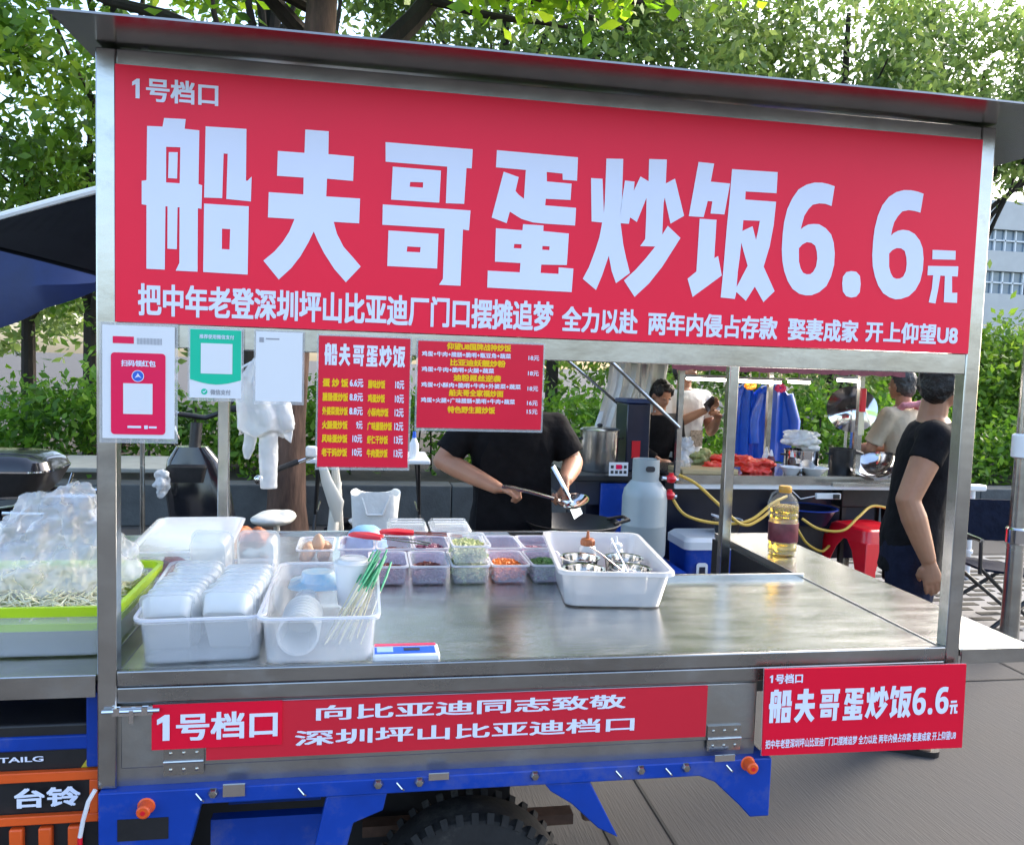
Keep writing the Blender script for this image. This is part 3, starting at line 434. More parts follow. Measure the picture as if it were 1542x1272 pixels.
m=MB(); m.box(.255,.30,-.022,-.0165,.716,.742); m.box(.69,.735,-.020,-.0165,.727,.742); m.box(1.36,1.41,-.02,-.0165,.735,.75); part('clamp_plate',m,'chrome')
def wheel(x,y,z,r):
    t=MB(); prof=[(r*.62,-.055),(r*.8,-.07),(r*.95,-.062),(r,-.04),(r,.04),(r*.95,.062),(r*.8,.07),(r*.62,.055)]
    t.lathe(prof+[(r*.62,-.055)],(x,y,z),48,'y'); 
    for k in range(40):
        a=2*math.pi*k/40
        for sy in (-1,1):
            b=MB(); b.box(-.009,.009,-.026,.026,-.03,-.0035); mm=Matrix.Translation((x+math.sin(a)*r*.995,y+sy*.038,z+math.cos(a)*r*.995))@Matrix.Rotation(a,4,'Y')@Matrix.Rotation(sy*.5,4,'X'); t.join(b.xf(mm))
    w_=part('wheel',t,'rubber'); h=MB(); h.lathe([(.0001,-.05),(r*.2,-.05),(r*.25,-.03),(r*.55,-.035),(r*.63,-.058),(r*.63,.05),(.0001,.05)],(x,y,z),32,'y'); obj('rim',h,'steel_panel',w_)
wheel(.83,.28,.25,.255); wheel(.83,1.15,.25,.255)
m=MB(); m.tube([(.83,.2,.26),(.83,1.2,.26)],.03,10); m.box(.55,1.15,.45,.5,.33,.36); m.box(.55,1.15,.95,1.0,.33,.36); m.tube([(1.06,.12,.68),(1.09,.12,.58),(1.10,.12,.54)],.018,8); part('axle',m,mat('rusty_steel',(.09,.05,.035),.8,.3,.5,9))
m=MB(); m.box(.06,.98,.55,.56,.18,.64); m.box(.06,.07,.2,1.2,.2,.64); part('shade_panel',m,'black_plastic')  # added dark panels that stand in for the shade beneath the bed
# battery box and driver section at the left
m=MB(); m.box(-.75,-.008,.05,.6,.40,.86); bx=part('battery_box',m,'black_plastic',.006)
m=MB()
m.box(-.75,-.008,.034,.049,.741,.762); m.box(-.75,-.008,.034,.049,.648,.667); m.box(-.026,-.008,.034,.049,.667,.741); obj('orange_frame',m,'orange',bx,.002)
for i,x in enumerate((-.185,-.128,-.070,-.242,-.3)):
    m=MB(); m.box(x,x+.027,.034,.052,.585,.640); obj('orange_slot',m,'orange',bx,.004)
l=MB(); text(l,'台铃',-.172,-.042,.688,.731,.031,.03); text(l,'TAILG',-.207,-.120,.7805,.792,.047,.02); obj('lettering',l,'white_print',bx)
m=MB(); m.plate([(-.046,.7635),(-.012,.7635),(-.016,.772),(-.030,.788)],.046,.0495); wt=obj('warning_triangle',m,mat('yellow_sticker',(.45,.38,.03),.5),bx)
m=MB(); m.plate([(-.034,.768),(-.026,.768),(-.030,.781)],.0445,.0458); obj('warning_mark',m,'black_print',wt)
m=MB(); m.box(-.75,-.02,.045,.10,.803,.835); m.box(-.034,-.004,.04,.10,.765,.93); m.box(-.75,-.034,.3,.35,.87,.93); part('cab_frame',m,'blue_paint',.004)
m=MB(); m.tube([(.0,-.012,.742),(-.012,-.016,.72),(-.022,-.018,.68),(-.028,-.018,.645)],.0045,8); cb=part('cable',m,'white_wire'); m=MB(); m.tube([(-.028,-.018,.645),(-.030,-.018,.60),(-.028,-.018,.55)],.005,8); obj('cable_end',m,'red_plastic',cb)
# small banner at the right front corner
N=thing('banner','small red fried rice banner fixed low on the cart front right corner','banner',(1.74,-.02,.74))
m=MB(); m.plate([(1.476,.746),(2.006,.740),(2.002,.951),(1.4715,.955)],-.024,-.020); bn=obj('sheet',m,'red_bright',N)
m=MB(); m.plate([(1.4745,.7445),(2.0078,.7385),(2.0038,.9525),(1.470,.9565)],-.0198,-.0190); obj('border',m,'film',N)
l=MB(); headline(l,FULL,1.486,1.985,.823,.906,-.0255); one(l,1.484,1.492,.923,.941,-.0255); text(l,'号档口',1.498,1.568,.920,.943,-.0255,.03); text(l,'把中年老登深圳坪山比亚迪厂门口摆摊追梦 全力以赴 两年内侵占存款 娶妻成家 开上仰望U8',1.482,1.985,.763,.785,-.0255,.02); obj('lettering',l,'white_print',N)
# ---- cards and menus taped to the sign rail
def card(nm,label,cat,x0,x1,z0,z1,m,y=-.006,film=.004,tilt=0):
    t=thing(nm,label,cat,((x0+x1)/2,y,z1)); b=MB(); b.box(x0,x1,y-.0012,y,z0,z1); obj('sheet',b,m,t)
    if film: f=MB(); f.box(x0-film,x1+film,y+.0005,y+.0012,z0-film*1.6,z1+film); obj('laminate',f,'film',t)
    return t,y-.0012
t,y=card('payment_card','white and pink payment card taped over the left post','sign',.014,.152,1.474,1.702,'white_paper',film=.006)
b=MB(); b.loft([[(p[0],y-.0004,p[1]) for p in rrect(.0825,1.565,0,.104,.165,.007)] for _ in (0,)]+[[(p[0],y-.0011,p[1]) for p in rrect(.0825,1.565,0,.104,.165,.007)]]); obj('pink_field',b,'pink_card',t)
b=MB(); b.quadxz(.054,.110,1.524,1.586,y-.0016); obj('code_field',b,'white_paper',t)
b=MB(); b.lathe([(.0001,0),(.0105,0),(.0105,.0004)],(.082,y-.0020,1.601),20,'y'); q=obj('emblem',b,'blue_print',t); b=MB(); b.lathe([(.0105,0),(.0118,0)],(.082,y-.0022,1.601),24,'y',cap=False); b.plate([(.076,1.597),(.080,1.603),(.082,1.607),(.085,1.602),(.089,1.597),(.083,1.600)],y-.0026,y-.0021); obj('emblem_mark',b,'white_print',q)
l=MB(); text(l,'扫码领红包',.050,.116,1.620,1.633,y-.0018,.03); l.quadxz(.062,.088,1.4955,1.500,y-.0016); l.quadxz(.094,.101,1.494,1.501,y-.0016); l.quadxz(.103,.118,1.4955,1.4995,y-.0016); obj('lettering',l,'white_print',t)
l=MB(); l.quadxz(.034,.074,1.666,1.680,y-.0006); obj('red_stamp',l,'pink_card',t); l=MB(); [l.quadxz(.080+i*.0027,.0813+i*.0027,1.665,1.678,y-.0006) for i in range(18)]; obj('stripes',l,'grey_print',t)
t,y=card('payment_card','green and white payment card hanging second from the left','sign',.181,.283,1.560,1.701,'white_paper')
b=MB(); b.plate([(.182,1.598)]+[(.182+.1*i/8,1.598-.010*math.sin(math.pi*i/8)) for i in range(1,8)]+[(.282,1.598),(.282,1.700),(.182,1.700)],y-.0006,y-.0001); obj('green_field',b,'green_card',t)
b=MB(); b.quadxz(.203,.265,1.610,1.672,y-.0012); obj('code_field',b,'white_paper',t)
l=MB(); text(l,'推荐使用微信支付',.200,.268,1.681,1.690,y-.0012,.02); obj('lettering',l,'white_print',t)
l=MB(); text(l,'微信支付',.222,.262,1.567,1.578,y-.0008,.02); obj('small_lettering',l,'grey_print',t)
b=MB(); b.lathe([(.0001,0),(.0062,0),(.0062,.0003)],(.210,y-.0007,1.573),16,'y'); e=obj('emblem',b,'green_card',t); b=MB(); b.plate([(.2065,1.573),(.2095,1.570),(.2145,1.5755),(.2135,1.5765),(.2095,1.5725),(.2075,1.5742)],y-.0014,y-.0009); obj('emblem_mark',b,'white_print',e)
t,y=card('payment_card','plain white payment card hanging third from the left','sign',.311,.405,1.556,1.700,'white_paper')
l=MB(); l.quadxz(.318,.327,1.678,1.688,y-.0006); l.quadxz(.331,.358,1.684,1.687,y-.0006); obj('printing',l,'grey_print',t)
t,y=card('menu_board','tall red fried rice menu with two columns of yellow dishes','menu',.438,.628,1.420,1.696,'red_menu')
l=MB(); headline(l,NAME,.450,.618,1.634,1.681,y-.0008)
rows=[1.599,1.569,1.5395,1.510,1.481,1.452]
for zc,p,p2 in zip(rows,('6.6元','8.8元','8.8元','9元','10元','10元'),('10元','10元','12元','12元','13元','13元')):
    wd=.0075*len(p); text(l,p,.531-wd+.002,.531,zc-.0085,zc+.0085,y-.0008,.03); text(l,p2,.598,.617,zc-.0105,zc+.0075,y-.0008,.03)
obj('price_lettering',l,'white_print',t)
l=MB()
for zc,a,b2 in zip(rows,('蛋 炒 饭','腊肠蛋炒饭','外婆菜蛋炒饭','火腿蛋炒饭','风味蛋炒饭','老干妈炒饭'),('腊味炒饭','鸡蛋炒饭','小酥肉炒饭','广味腊肠炒饭','虾仁干炒饭','牛肉蛋炒饭')):
    text(l,a,.447,.500,zc-.0095,zc+.0085,y-.0008,.045); text(l,b2,.541,.541+(.036 if len(b2)==4 else .044 if len(b2)==5 else .052),zc-.0105,zc+.0075,y-.0008,.045)
obj('dish_lettering',l,'yellow_print',t)
t,y=card('menu_board','wide red menu of five special dishes in yellow and white','menu',.645,.918,1.507,1.693,'red_menu')
l=MB()
for zc,a,b2 in ((1.666,'鸡蛋+牛肉+腊肠+脆哨+甑豆角+蔬菜',.852),(1.633,'鸡蛋+牛肉+脆哨+火腿+蔬菜',.816),(1.600,'鸡蛋+小酥肉+脆哨+牛肉+外婆菜+蔬菜',.876),(1.567,'鸡蛋+火腿+广味腊肠+脆哨+牛肉+蔬菜',.864)): text(l,a,.653,b2-.006,zc-.0055,zc+.0055,y-.0008,.025)
for zc,p in ((1.664,'18元'),(1.6305,'18元'),(1.597,'18元'),(1.5655,'16元'),(1.5465,'15元')): text(l,p,.885,.909,zc-.0055,zc+.0055,y-.0008,.02)
obj('price_lettering',l,'white_print',t)
l=MB()
for zc,a,x0,x1 in ((1.6835,'仰望U8国牌战神炒饭',.706,.846),(1.649,'比亚迪妖靓炒粉',.714,.835),(1.6165,'迪粉屌丝逆袭',.722,.826),(1.584,'船夫哥全家福炒面',.713,.832),(1.5475,'特色野生菌炒饭',.711,.815)): text(l,a,x0,x1,zc-.0075,zc+.0075,y-.0008,.04)
obj('dish_lettering',l,'yellow_print',t)
# ================= THINGS ON THE COUNTER =================
Z0=ZC-.0035
def tubmesh(w,d,h,taper=.86,r=.018,t=.0025,rim=.006,n=5):
    b=MB(); wb,db=w*taper,d*taper
    b.loft([rrect(0,0,0,wb*.94,db*.94,r*.7,n),rrect(0,0,.004,wb,db,r,n),rrect(0,0,h-rim,w-2*rim,d-2*rim,r,n),rrect(0,0,h-rim*.9,w,d,r,n),rrect(0,0,h,w,d,r,n),rrect(0,0,h,w-2*rim,d-2*rim,r,n),rrect(0,0,h-rim,w-2*rim-2*t,d-2*rim-2*t,r*.9,n),rrect(0,0,.007,wb-2*t,db-2*t,r*.9,n)]); return b
def bits(n,w,d,z0,z1,size,elong=1.0,seed=1):
    R=random.Random(seed); b=MB()
    for i in range(n):
        x,y=R.uniform(-.5,.5),R.uniform(-.5,.5); top=z0+(z1-z0)*(1-.5*(x*x+y*y)*2); z=R.uniform(z0,top) if i%3 else top
        s=size*R.uniform(.6,1.3); q=MB(); e=s*elong; q.add([(-e,-s*.6,-s*.4),(e,-s*.5,-s*.5),(e*.8,s*.6,-s*.4),(-e*.9,s*.5,-s*.5),(-e*.8,-s*.5,s*.5),(e*.9,-s*.5,s*.4),(e,s*.5,s*.5),(-e,s*.6,s*.4)],[(0,3,2,1),(4,5,6,7),(0,1,5,4),(1,2,6,5),(2,3,7,6),(3,0,4,7)])
        m=Matrix.Translation((x*w,y*d,z))@Matrix.Rotation(R.uniform(0,6.3),4,'Z')@Matrix.Rotation(R.uniform(-.9,.9),4,'X')@Matrix.Rotation(R.uniform(-.7,.7),4,'Y'); b.join(q.xf(m))
    return b
MT['cabbage']=mat('shredded_cabbage',(.40,.46,.16),.5,0,.1,30,col2=(.70,.72,.42)); MT['carrot']=mat('chopped_carrot',(.75,.20,.02),.5,0,.12,30)
MT['scallion']=mat('chopped_scallion',(.02,.10,.015),.5,0,.1,60,col2=(.16,.34,.08)); MT['darkmeat']=mat('dark_cured_meat',(.10,.016,.014),.5,0,.2,40,col2=(.26,.05,.035))
MT['purple']=mat('red_onion',(.20,.03,.09),.5,0,.2,40,col2=(.48,.22,.30)); MT['egg']=mat('egg_shell',(.62,.40,.27),.55,0,.1,20,bump=.05); MT['sauce']=mat('brown_sauce',(.05,.016,.010),.2,0,.2,20)
MT['fried']=mat('fried_meat',(.30,.075,.018),.5,0,.3,30,.8,60,col2=(.50,.17,.05)); MT['brown_cap']=mat('brown_cap',(.36,.10,.025),.35,0,.15,20); MT['noodle']=mat('noodle_white',(.74,.70,.50),.5,0,.1,20)
MT['green_bits']=mat('green_wrapper',(.05,.42,.20),.4,0,.2,40,alpha=.9); MT['blue_bowl']=mat('pale_blue_plastic',(.28,.55,.80),.3,0,.04,6)
G_T='clear plastic ingredient tubs on the steel worktop'
tubme=mesh_of(tubmesh(.118,.20,.060))
def rimring(w,d,h,r=.018): return MB().loft([rrect(0,0,h-.004,w+.002,d+.002,r),rrect(0,0,h+.0012,w+.002,d+.002,r),rrect(0,0,h+.0012,w-.010,d-.010,r),rrect(0,0,h-.004,w-.010,d-.010,r),rrect(0,0,h-.004,w+.002,d+.002,r)],cap=False)
rimme=mesh_of(rimring(.118,.20,.060)); rimme.materials.append(MT['rim'])
def itub(x,y,z,label,food,fmat,flabel,n=260,z0=.008,z1=.045,size=.006,el=1,m='milky_lilac'):
    o=bpy.data.objects.new('ingredient_tub',tubme.copy()); COL.objects.link(o); o.location=(x,y,z); o.data.materials.clear(); o.data.materials.append(MT[m]); tag(o,label,'food tub',G_T)
    rr_=bpy.data.objects.new('rim',rimme); COL.objects.link(rr_); rr_.parent=o
    if food:
        f=obj(food,bits(n,.086,.150,z0,z1,size,el,seed=int(abs(x*977+y*331+z*77))),fmat); f.location=(x,y,z); tag(f,flabel,'food',kind='stuff')
    return o
itub(.612,.745,Z0,'leftmost clear tub of the front row half hidden by skewers','cured_meat','darkmeat','dark red chopped meat in the leftmost front tub',z1=.03)
itub(.735,.745,Z0,'clear tub of dark red meat left of the green shred stack','cured_meat','darkmeat','dark red chopped meat beside the green shreds',z1=.036)
itub(.858,.745,Z0,'lower tub of the stacked pair full of pale green shreds','shredded_cabbage','cabbage','pale green shreds in the lower stacked tub',420,z1=.056,size=.006,el=2.0,m='milky')
itub(.858,.745,Z0+.0605,'upper tub of the stacked pair full of pale green shreds','shredded_cabbage','cabbage','yellow green shreds in the upper stacked tub',420,z1=.05,size=.006,el=2.0,m='milky')
itub(.981,.745,Z0,'clear tub of orange chopped carrot in the front row','chopped_carrot','carrot','orange chopped carrot in its tub',420,z1=.048,size=.0055)
itub(1.104,.745,Z0,'clear tub of dark green scallions beside the white bin','chopped_scallion','scallion','dark green chopped scallions in their tub',520,z1=.050,size=.0055)
itub(.515,.98,Z0,'empty clear tub between the eggs and the tongs',None,None,None)
itub(.636,.98,Z0,'clear tub under the red tongs behind the leftmost meat tub','cured_meat','darkmeat','dark meat under the red tongs',z1=.030)
itub(.758,.98,Z0,'clear tub of pinkish pieces under the ends of the tongs','sliced_sausage','purple','pinkish sliced sausage under the tong ends',z1=.045)
itub(.880,.99,Z0,'clear tub standing right behind the green shred stack','shredded_cabbage','cabbage','pale shreds behind the stacked tubs',160,z1=.03)
itub(1.000,.98,Z0,'clear tub of dark red bits directly behind the orange carrot','diced_beet','purple','a few dark red bits behind the carrot tub',90,z1=.022)
itub(1.122,.98,Z0,'clear tub of purple onion behind the dark green scallions','diced_onion','purple','purple diced onion behind the scallions',240,z1=.032)
o=itub(.385,.97,Z0,'clear tub of brown eggs at the left end of the back row',None,None,None,m='milky')
eg=MB(); eg.lathe([(.0001,-.026),(.010,-.0235),(.017,-.016),(.0205,-.005),(.0205,.004),(.017,.016),(.011,.0245),(.005,.029),(.0001,.030)],(0,0,0),16); e0=obj('egg',eg,'egg'); ex=[(.355,.925,.03,.5),(.41,.925,.03,1.2),(.36,.99,.03,-.6),(.41,1.0,.03,.2),(.36,1.045,.03,1),(.412,1.045,.03,-1),(.392,.945,.067,0)]
for i,(x,y,z,a) in enumerate(ex):
    e=e0 if i==0 else e0.copy()
    if i: COL.objects.link(e)
    e.location=(x,y,Z0+z); e.rotation_euler=(a,a*.7,0) if z<.05 else (0,0,0)
    tag(e,'brown egg standing on top of the other eggs in the clear tub' if z>.05 else 'brown egg lying at the bottom of the clear egg tub','egg','eggs in the clear tub')
# white bin with steel bowls
t=thing('storage_bin','big white plastic bin holding steel bowls and sauce bottles','bin',(1.256,.62,Z0),rz=rad(-7),local=True)
obj('bin',tubmesh(.325,.55,.112,.83,.035,.003,.012,6),'bin_plastic',t)
pm=MB(); pm.loft([rrect(-.07+.03,-.27+.038,.03,.10,.004,.0015),rrect(-.07+.03,-.27+.036,.085,.10,.004,.0015)]);
Rb=Matrix.Translation((1.256,.62,Z0))@Matrix.Rotation(rad(-7),4,'Z')
def inbin(x,y,z): return tuple(Rb@Vector((x,y,z)))
bowl=MB(); bowl.lathe([(.0001,0),(.038,.001),(.05,.012),(.056,.072),(.062,.074),(.062,.0765),(.054,.0755),(.048,.014),(.036,.005),(.0001,.004)],(0,0,0),28); bw=obj('steel_bowl',bowl,'chrome')
for i,(x,y,l,c) in enumerate(((-.075,-.135,'steel bowl at the front left inside the white bin',None),(.062,-.125,'steel bowl with spoons at the front right inside the white bin',1),(-.068,.005,'steel bowl at the rear left inside the white bin',None),(.066,.01,'steel bowl at the rear right inside the white bin',None))):
    b=bw if i==0 else bw.copy()
    if i: COL.objects.link(b)
    b.location=inbin(x,y,.012); tag(b,l,'bowl','steel bowls in the white bin')
    f=obj('chopped_relish',bits(90,.08,.08,.03,.05,.006,1.2,i+20),'purple' if c else 'sauce'); f.location=inbin(x,y,.012); tag(f,('pinkish relish' if c else 'dark sauce paste')+' in the '+l.split(' inside')[0].replace('steel bowl','bowl'),'food',kind='stuff')
def bottle(label,x,y,s,body,cap,liquid):
    t=thing('squeeze_bottle',label,'bottle',inbin(x,y,.012),'squeeze bottles in the white bin',local=True)
    b=MB(); b.lathe([(.0001,0),(.026,0),(.028,.004),(.028,.075),(.026,.088),(.020,.096),(.0001,.096)],(0,0,0),20); obj('bottle',b,body,t)
    if liquid: b=MB(); b.lathe([(.0001,.002),(.0284,.003),(.0284,.058),(.0001,.058)],(0,0,0),20); obj('sauce',b,liquid,t)
    c=MB(); c.lathe([(.0001,.094),(.022,.094),(.0225,.110),(.019,.116),(.008,.118),(.006,.122),(.0035,.142),(.0001,.142)],(0,0,0),18); [c.box(math.cos(a)*.0222-.001,math.cos(a)*.0222+.001,math.sin(a)*.0222-.001,math.sin(a)*.0222+.001,.095,.109) for a in [k*.42 for k in range(15)]]; obj('cap',c,cap,t); t.scale=(s,s,s*.95)
bottle('squeeze bottle of dark soy sauce with brown nozzle cap',-.03,.115,1.0,'bag_white','brown_cap','sauce')
bottle('plain white squeeze bottle beside the brown capped one',.065,.13,.86,'white_plastic','white_plastic',None)
sp=MB(); sp.tube([(.0,.0,.0),(-.028,.03,.06),(-.045,.05,.098)],[.004,.003,.0045],8,flat=.5); sp.ball((.002,-.006,-.004),(.017,.022,.006)); s1=obj('spoon',sp,'white_plastic'); s1.location=inbin(.06,-.13,.068); tag(s1,'white spoon leaning in the front right steel bowl','spoon')
sp=MB(); sp.tube([(0,0,0),(-.06,.04,.045),(-.09,.06,.062)],[.004,.003,.004],8,flat=.5); sp.ball((.01,-.006,-.008),(.02,.018,.006)); s2=obj('spoon',sp,'chrome'); s2.location=inbin(.05,-.10,.07); tag(s2,'steel spoon lying toward the left in the front right steel bowl','spoon')
# tongs
def tongs(label,loc,rz,h,a):
    t=thing('tongs',label,'tongs',loc,rz=rz,local=True)
    for s in (-1,1):
        m=MB(); m.tube([(.10,s*.010,.0),(.20,s*.020,-.004),(.27,s*.012,-.01)],[.004,.0045,.008],8,flat=.45); obj('arm',m,a,t)
        m=MB(); m.tube([(-.01,s*.004,.002),(.0,s*.007,.003),(.05,s*.013,.003),(.105,s*.012,.0)],[.006,.009,.012,.009],10,flat=.8); obj('grip',m,h,t)
tongs('red handled steel tongs lying across the meat tubs',(.50,1.00,1.062),rad(-22),'red_plastic','chrome')
tongs('dark handled tongs lying behind the red ones',(.60,1.03,1.064),rad(-3),'red_plastic',MT['darkmeat'])
# clear box of takeaway boxes, front left
t=thing('clear_bin','long clear plastic bin of white takeaway boxes at the front left','bin',(.18,.285,Z0),rz=rad(4),local=True); obj('bin',tubmesh(.270,.53,.108,.88,.03,.003,.010,6),'milky',t); obj('rim',rimring(.27,.53,.108,.03),'rim',t)
tb=mesh_of(tubmesh(.115,.165,.05,.84,.022,.0018,.005,5)); tb.materials.append(MT['white_box'])
for row,(x,lab) in enumerate(((.118,'left'),(.242,'right'))):
    for i in range(9):
        o=bpy.data.objects.new('takeaway_box',tb); COL.objects.link(o); y=.085+i*.034; o.location=(x+i*.0025+random.uniform(-.005,.005),y+.02,Z0+.050+.0012*i+random.uniform(-.006,.004)); o.rotation_euler=(rad(-52+random.uniform(-6,6) if i<8 else -84),0,rad(random.uniform(-7,7))); 
        if i==8: o.location=(x+.01,.50,Z0+.105)
        tag(o,f'white takeaway box nested in the {lab} row of the clear bin' if i<8 else f'white takeaway box standing upright behind the {lab} row','takeaway box','nested takeaway boxes in the clear bin')
# clear box of cups and skewers
t=thing('clear_bin','shorter clear plastic bin of cups and skewers beside the takeaway boxes','bin',(.447,.245,Z0),local=True); obj('bin',tubmesh(.262,.50,.112,.88,.03,.003,.010,6),'milky',t); obj('rim',rimring(.262,.50,.112,.03),'rim',t)
cup=MB(); cup.lathe([(.0001,0),(.032,0),(.043,.105),(.046,.107),(.046,.110),(.041,.108),(.030,.004),(.0001,.004)],(0,0,0),26); cm=mesh_of(cup); cm.materials.append(MT['white_box'])
for i in range(8):
    o=bpy.data.objects.new('paper_cup',cm); COL.objects.link(o); o.location=(.40,.155+.022*i,Z0+.058); o.rotation_euler=(rad(90),0,0); tag(o,'white cup nested in the lying stack inside the clear bin','cup','nested cups lying in the clear bin')
t=thing('lidded_cup','white cup standing upright with a glossy domed lid','cup',(.512,.33,Z0+.045),local=True)
c=MB(); c.lathe([(.0001,0),(.036,0),(.046,.105),(.0001,.105)],(0,0,0),26); obj('cup',c,'white_plastic',t); c=MB(); c.lathe([(.0001,.1055),(.048,.1055),(.049,.108),(.047,.110),(.04,.110),(.036,.116),(.0001,.116)],(0,0,0),26); obj('lid',c,'white_plastic',t)
c=MB(); c.lathe([(.03,.1165),(.033,.1185),(.03,.1195),(.027,.1185),(.03,.1165)],(0,0,0),26); obj('lid_ring',c,'white_plastic',t)
pn=MB(); pn.loft([[(x+.010*math.sin(k*1.3+j),y,z+.008*math.cos(k*2+j*1.7)) for k in range(1) for x,y,z in rrect(.42,.39,Z0+.075+.012*j,.14-.02*j,.16-.03*j,.04)] for j in range(4)]); o=obj('napkin_pack',pn,mat('printed_napkin_wrap',(.72,.76,.80),.3,0,.1,30,.3,60,alpha=.8,col2=(.30,.58,.80))); tag(o,'crumpled napkin pack with blue print behind the cups','napkins')
for i in range(16):
    R=random.Random(i); x=.545+R.uniform(-.018,.018); y=.30+R.uniform(-.02,.03); top=Vector((x+.038+R.uniform(-.014,.016),y+.02,Z0+.165+R.uniform(-.012,.018))); bot=Vector((x-.055+R.uniform(-.03,.03),y-.17,Z0+.012)); t=thing('bamboo_skewer','bamboo skewer with green wrapper in the fan of skewers','skewer',tuple(bot),'wrapped skewers in the clear bin')
    m=MB(); m.tube([bot,bot.lerp(top,.95)],.0016,5); obj('stick',m,'noodle',t); m=MB(); m.tube([bot.lerp(top,.62),bot.lerp(top,.8)+Vector((.002,0,.003)),top],[.002,.0034,.0026],6); obj('wrapper',m,'green_bits',t)
# scale at the front rail
t=thing('kitchen_scale','flat blue and white kitchen scale with a pink rear edge by the front rail','scale',(.64,.055,Z0)); m=MB(); m.box(.563,.712,.02,.092,Z0,Z0+.018); obj('body',m,'white_plastic',t,bevel=.005); m=MB(); m.box(.567,.702,.026,.068,Z0+.0182,Z0+.0195); obj('front_panel',m,'blue_print',t); m=MB(); m.box(.567,.706,.076,.088,Z0+.0182,Z0+.020); obj('pink_edge',m,mat('pink_plastic',(.75,.05,.14),.35),t); m=MB(); m.box(.572,.608,.032,.063,Z0+.0197,Z0+.0205); obj('pad',m,mat('pale_blue',(.35,.55,.85),.4),t); m=MB(); m.box(.632,.668,.040,.056,Z0+.0197,Z0+.0205); obj('display',m,'black_print',t)
# lidded container, meat, lids, bowl, oil
t=thing('lidded_box','large frosted plastic box with a flat lid at the back left','box',(.03,.78,Z0),rz=rad(3),local=True)
obj('box',tubmesh(.26,.50,.128,.88,.03,.003,.010,6),'milky',t); m=MB(); m.loft([rrect(0,0,.124,.268,.508,.03,6),rrect(0,0,.134,.272,.512,.03,6),rrect(0,0,.137,.258,.498,.03,6),rrect(0,0,.1345,.235,.475,.028,6)]); obj('lid',m,mat('frosted_lid',(.80,.82,.85),.12,0,.03,5,.05,20,alpha=.55,coat=.4),t)
o=obj('red_package',bits(3,.05,.05,.02,.06,.03,1.3,5),mat('red_wrap',(.42,.02,.06),.4)); o.location=(.02,.60,Z0+.02); tag(o,'red wrapped package seen through the frosted lidded box','package')
m=MB(); R=random.Random(4)
for i in range(9): m.ball((.14+R.uniform(-.035,.05),1.13+R.uniform(-.05,.05),Z0+.035+R.uniform(-.01,.025)),R.uniform(.024,.036),10,7)
o=obj('fried_meat',remesh(m,.004,2,.012,.02),'fried'); tag(o,'brown lump of fried meat behind the lidded box','food')
for x,l in ((.70,'white clear topped tray at the back, left of the pair'),(.865,'white clear topped tray at the back, right of the pair')):
    t=thing('food_tray',l,'tray',(x,1.41,Z0),'white trays at the back of the worktop',local=True); 
    obj('base',tubmesh(.155,.20,.03,.9,.02,.002,.006),'white_plastic',t); m=MB(); m.loft([rrect(0,0,.029,.155,.2,.02),rrect(0,0,.044,.14,.185,.02),rrect(0,0,.0445,.12,.16,.02)]); obj('lid',m,'film',t); [obj('lid_ridge',MB().box(-.06,.06,q-.004,q+.004,.0447,.048),'white_plastic',t) for q in (-.05,0,.05)]
t=thing('blue_bowl','pale blue plastic bowl turned over behind the tubs','bowl',(.545,1.16,Z0),local=True); m=MB(); m.lathe([(.075,0),(.073,.03),(.06,.06),(.035,.078),(.0001,.082)],(0,0,.0),28); obj('bowl',m,'blue_bowl',t); m=MB(); m.lathe([(.073,.0),(.080,.0),(.080,.006),(.073,.006),(.073,0)],(0,0,0),28); obj('rim',m,'blue_bowl',t); m=MB(); m.box(-.09,-.068,-.03,.0,.02,.05); obj('handle',m,'navy',t,bevel=.006)
t=thing('oil_bottle','big clear bottle of golden cooking oil with maroon label on the right shelf','bottle',(2.06,1.02,Z0),local=True)
prof=[(.0001,.0),(.045,.0),(.052,.006),(.053,.03),(.050,.036),(.053,.042),(.053,.13),(.050,.136),(.053,.142),(.053,.150),(.050,.156),(.053,.162),(.052,.185),(.042,.21),(.024,.228),(.020,.236),(.0001,.236)]
m=MB(); m.lathe(prof,(0,0,0),32); obj('bottle',m,'clear',t); m=MB(); m.lathe([(r*.955,z) for r,z in prof[:13] if z<.178]+[(.049,.178),(.0001,.178)],(0,0,.002),32); obj('oil',m,'oil',t); m=MB(); m.lathe([(.0535,.052),(.0538,.053),(.0538,.120),(.0535,.121)],(0,0,0),32); lb=obj('label',m,'label_brown',t); m=MB(); m.lathe([(.0001,.230),(.0225,.230),(.0235,.234),(.0235,.250),(.021,.254),(.0001,.254)],(0,0,0),24); obj('cap',m,'gold',t); m=MB(); m.tube([(-.022,0,.24),(-.05,0,.225),(-.062,0,.19),(-.058,0,.14)],.005,8); obj('grip',m,'clear',t)
# left shelf: lime rimmed tub with noodles and a loose bag
t=thing('lime_tub','translucent storage tub with a lime green rim on the left shelf','tub',(-.235,.30,Z0),local=True); obj('tub',tubmesh(.50,.42,.100,.9,.04,.003,.006,6),'milky',t)
m=MB(); m.loft([rrect(0,0,.097,.506,.426,.04,6),rrect(0,0,.118,.512,.432,.04,6),rrect(0,0,.118,.49,.41,.04,6),rrect(0,0,.097,.49,.41,.04,6),rrect(0,0,.097,.506,.426,.04,6)],cap=False); obj('rim',m,'lime',t); m=MB(); m.loft([rrect(0,0,.060,.470,.39,.04,6),rrect(0,0,.078,.478,.40,.04,6)]); obj('lime_tray',m,'lime',t)
o=obj('noodles',bits(2200,.42,.34,.08,.118,.0021,11,3),'noodle'); o.location=(-.235,.30,Z0); tag(o,'pale noodles heaped in the lime rimmed tub','food',kind='stuff')
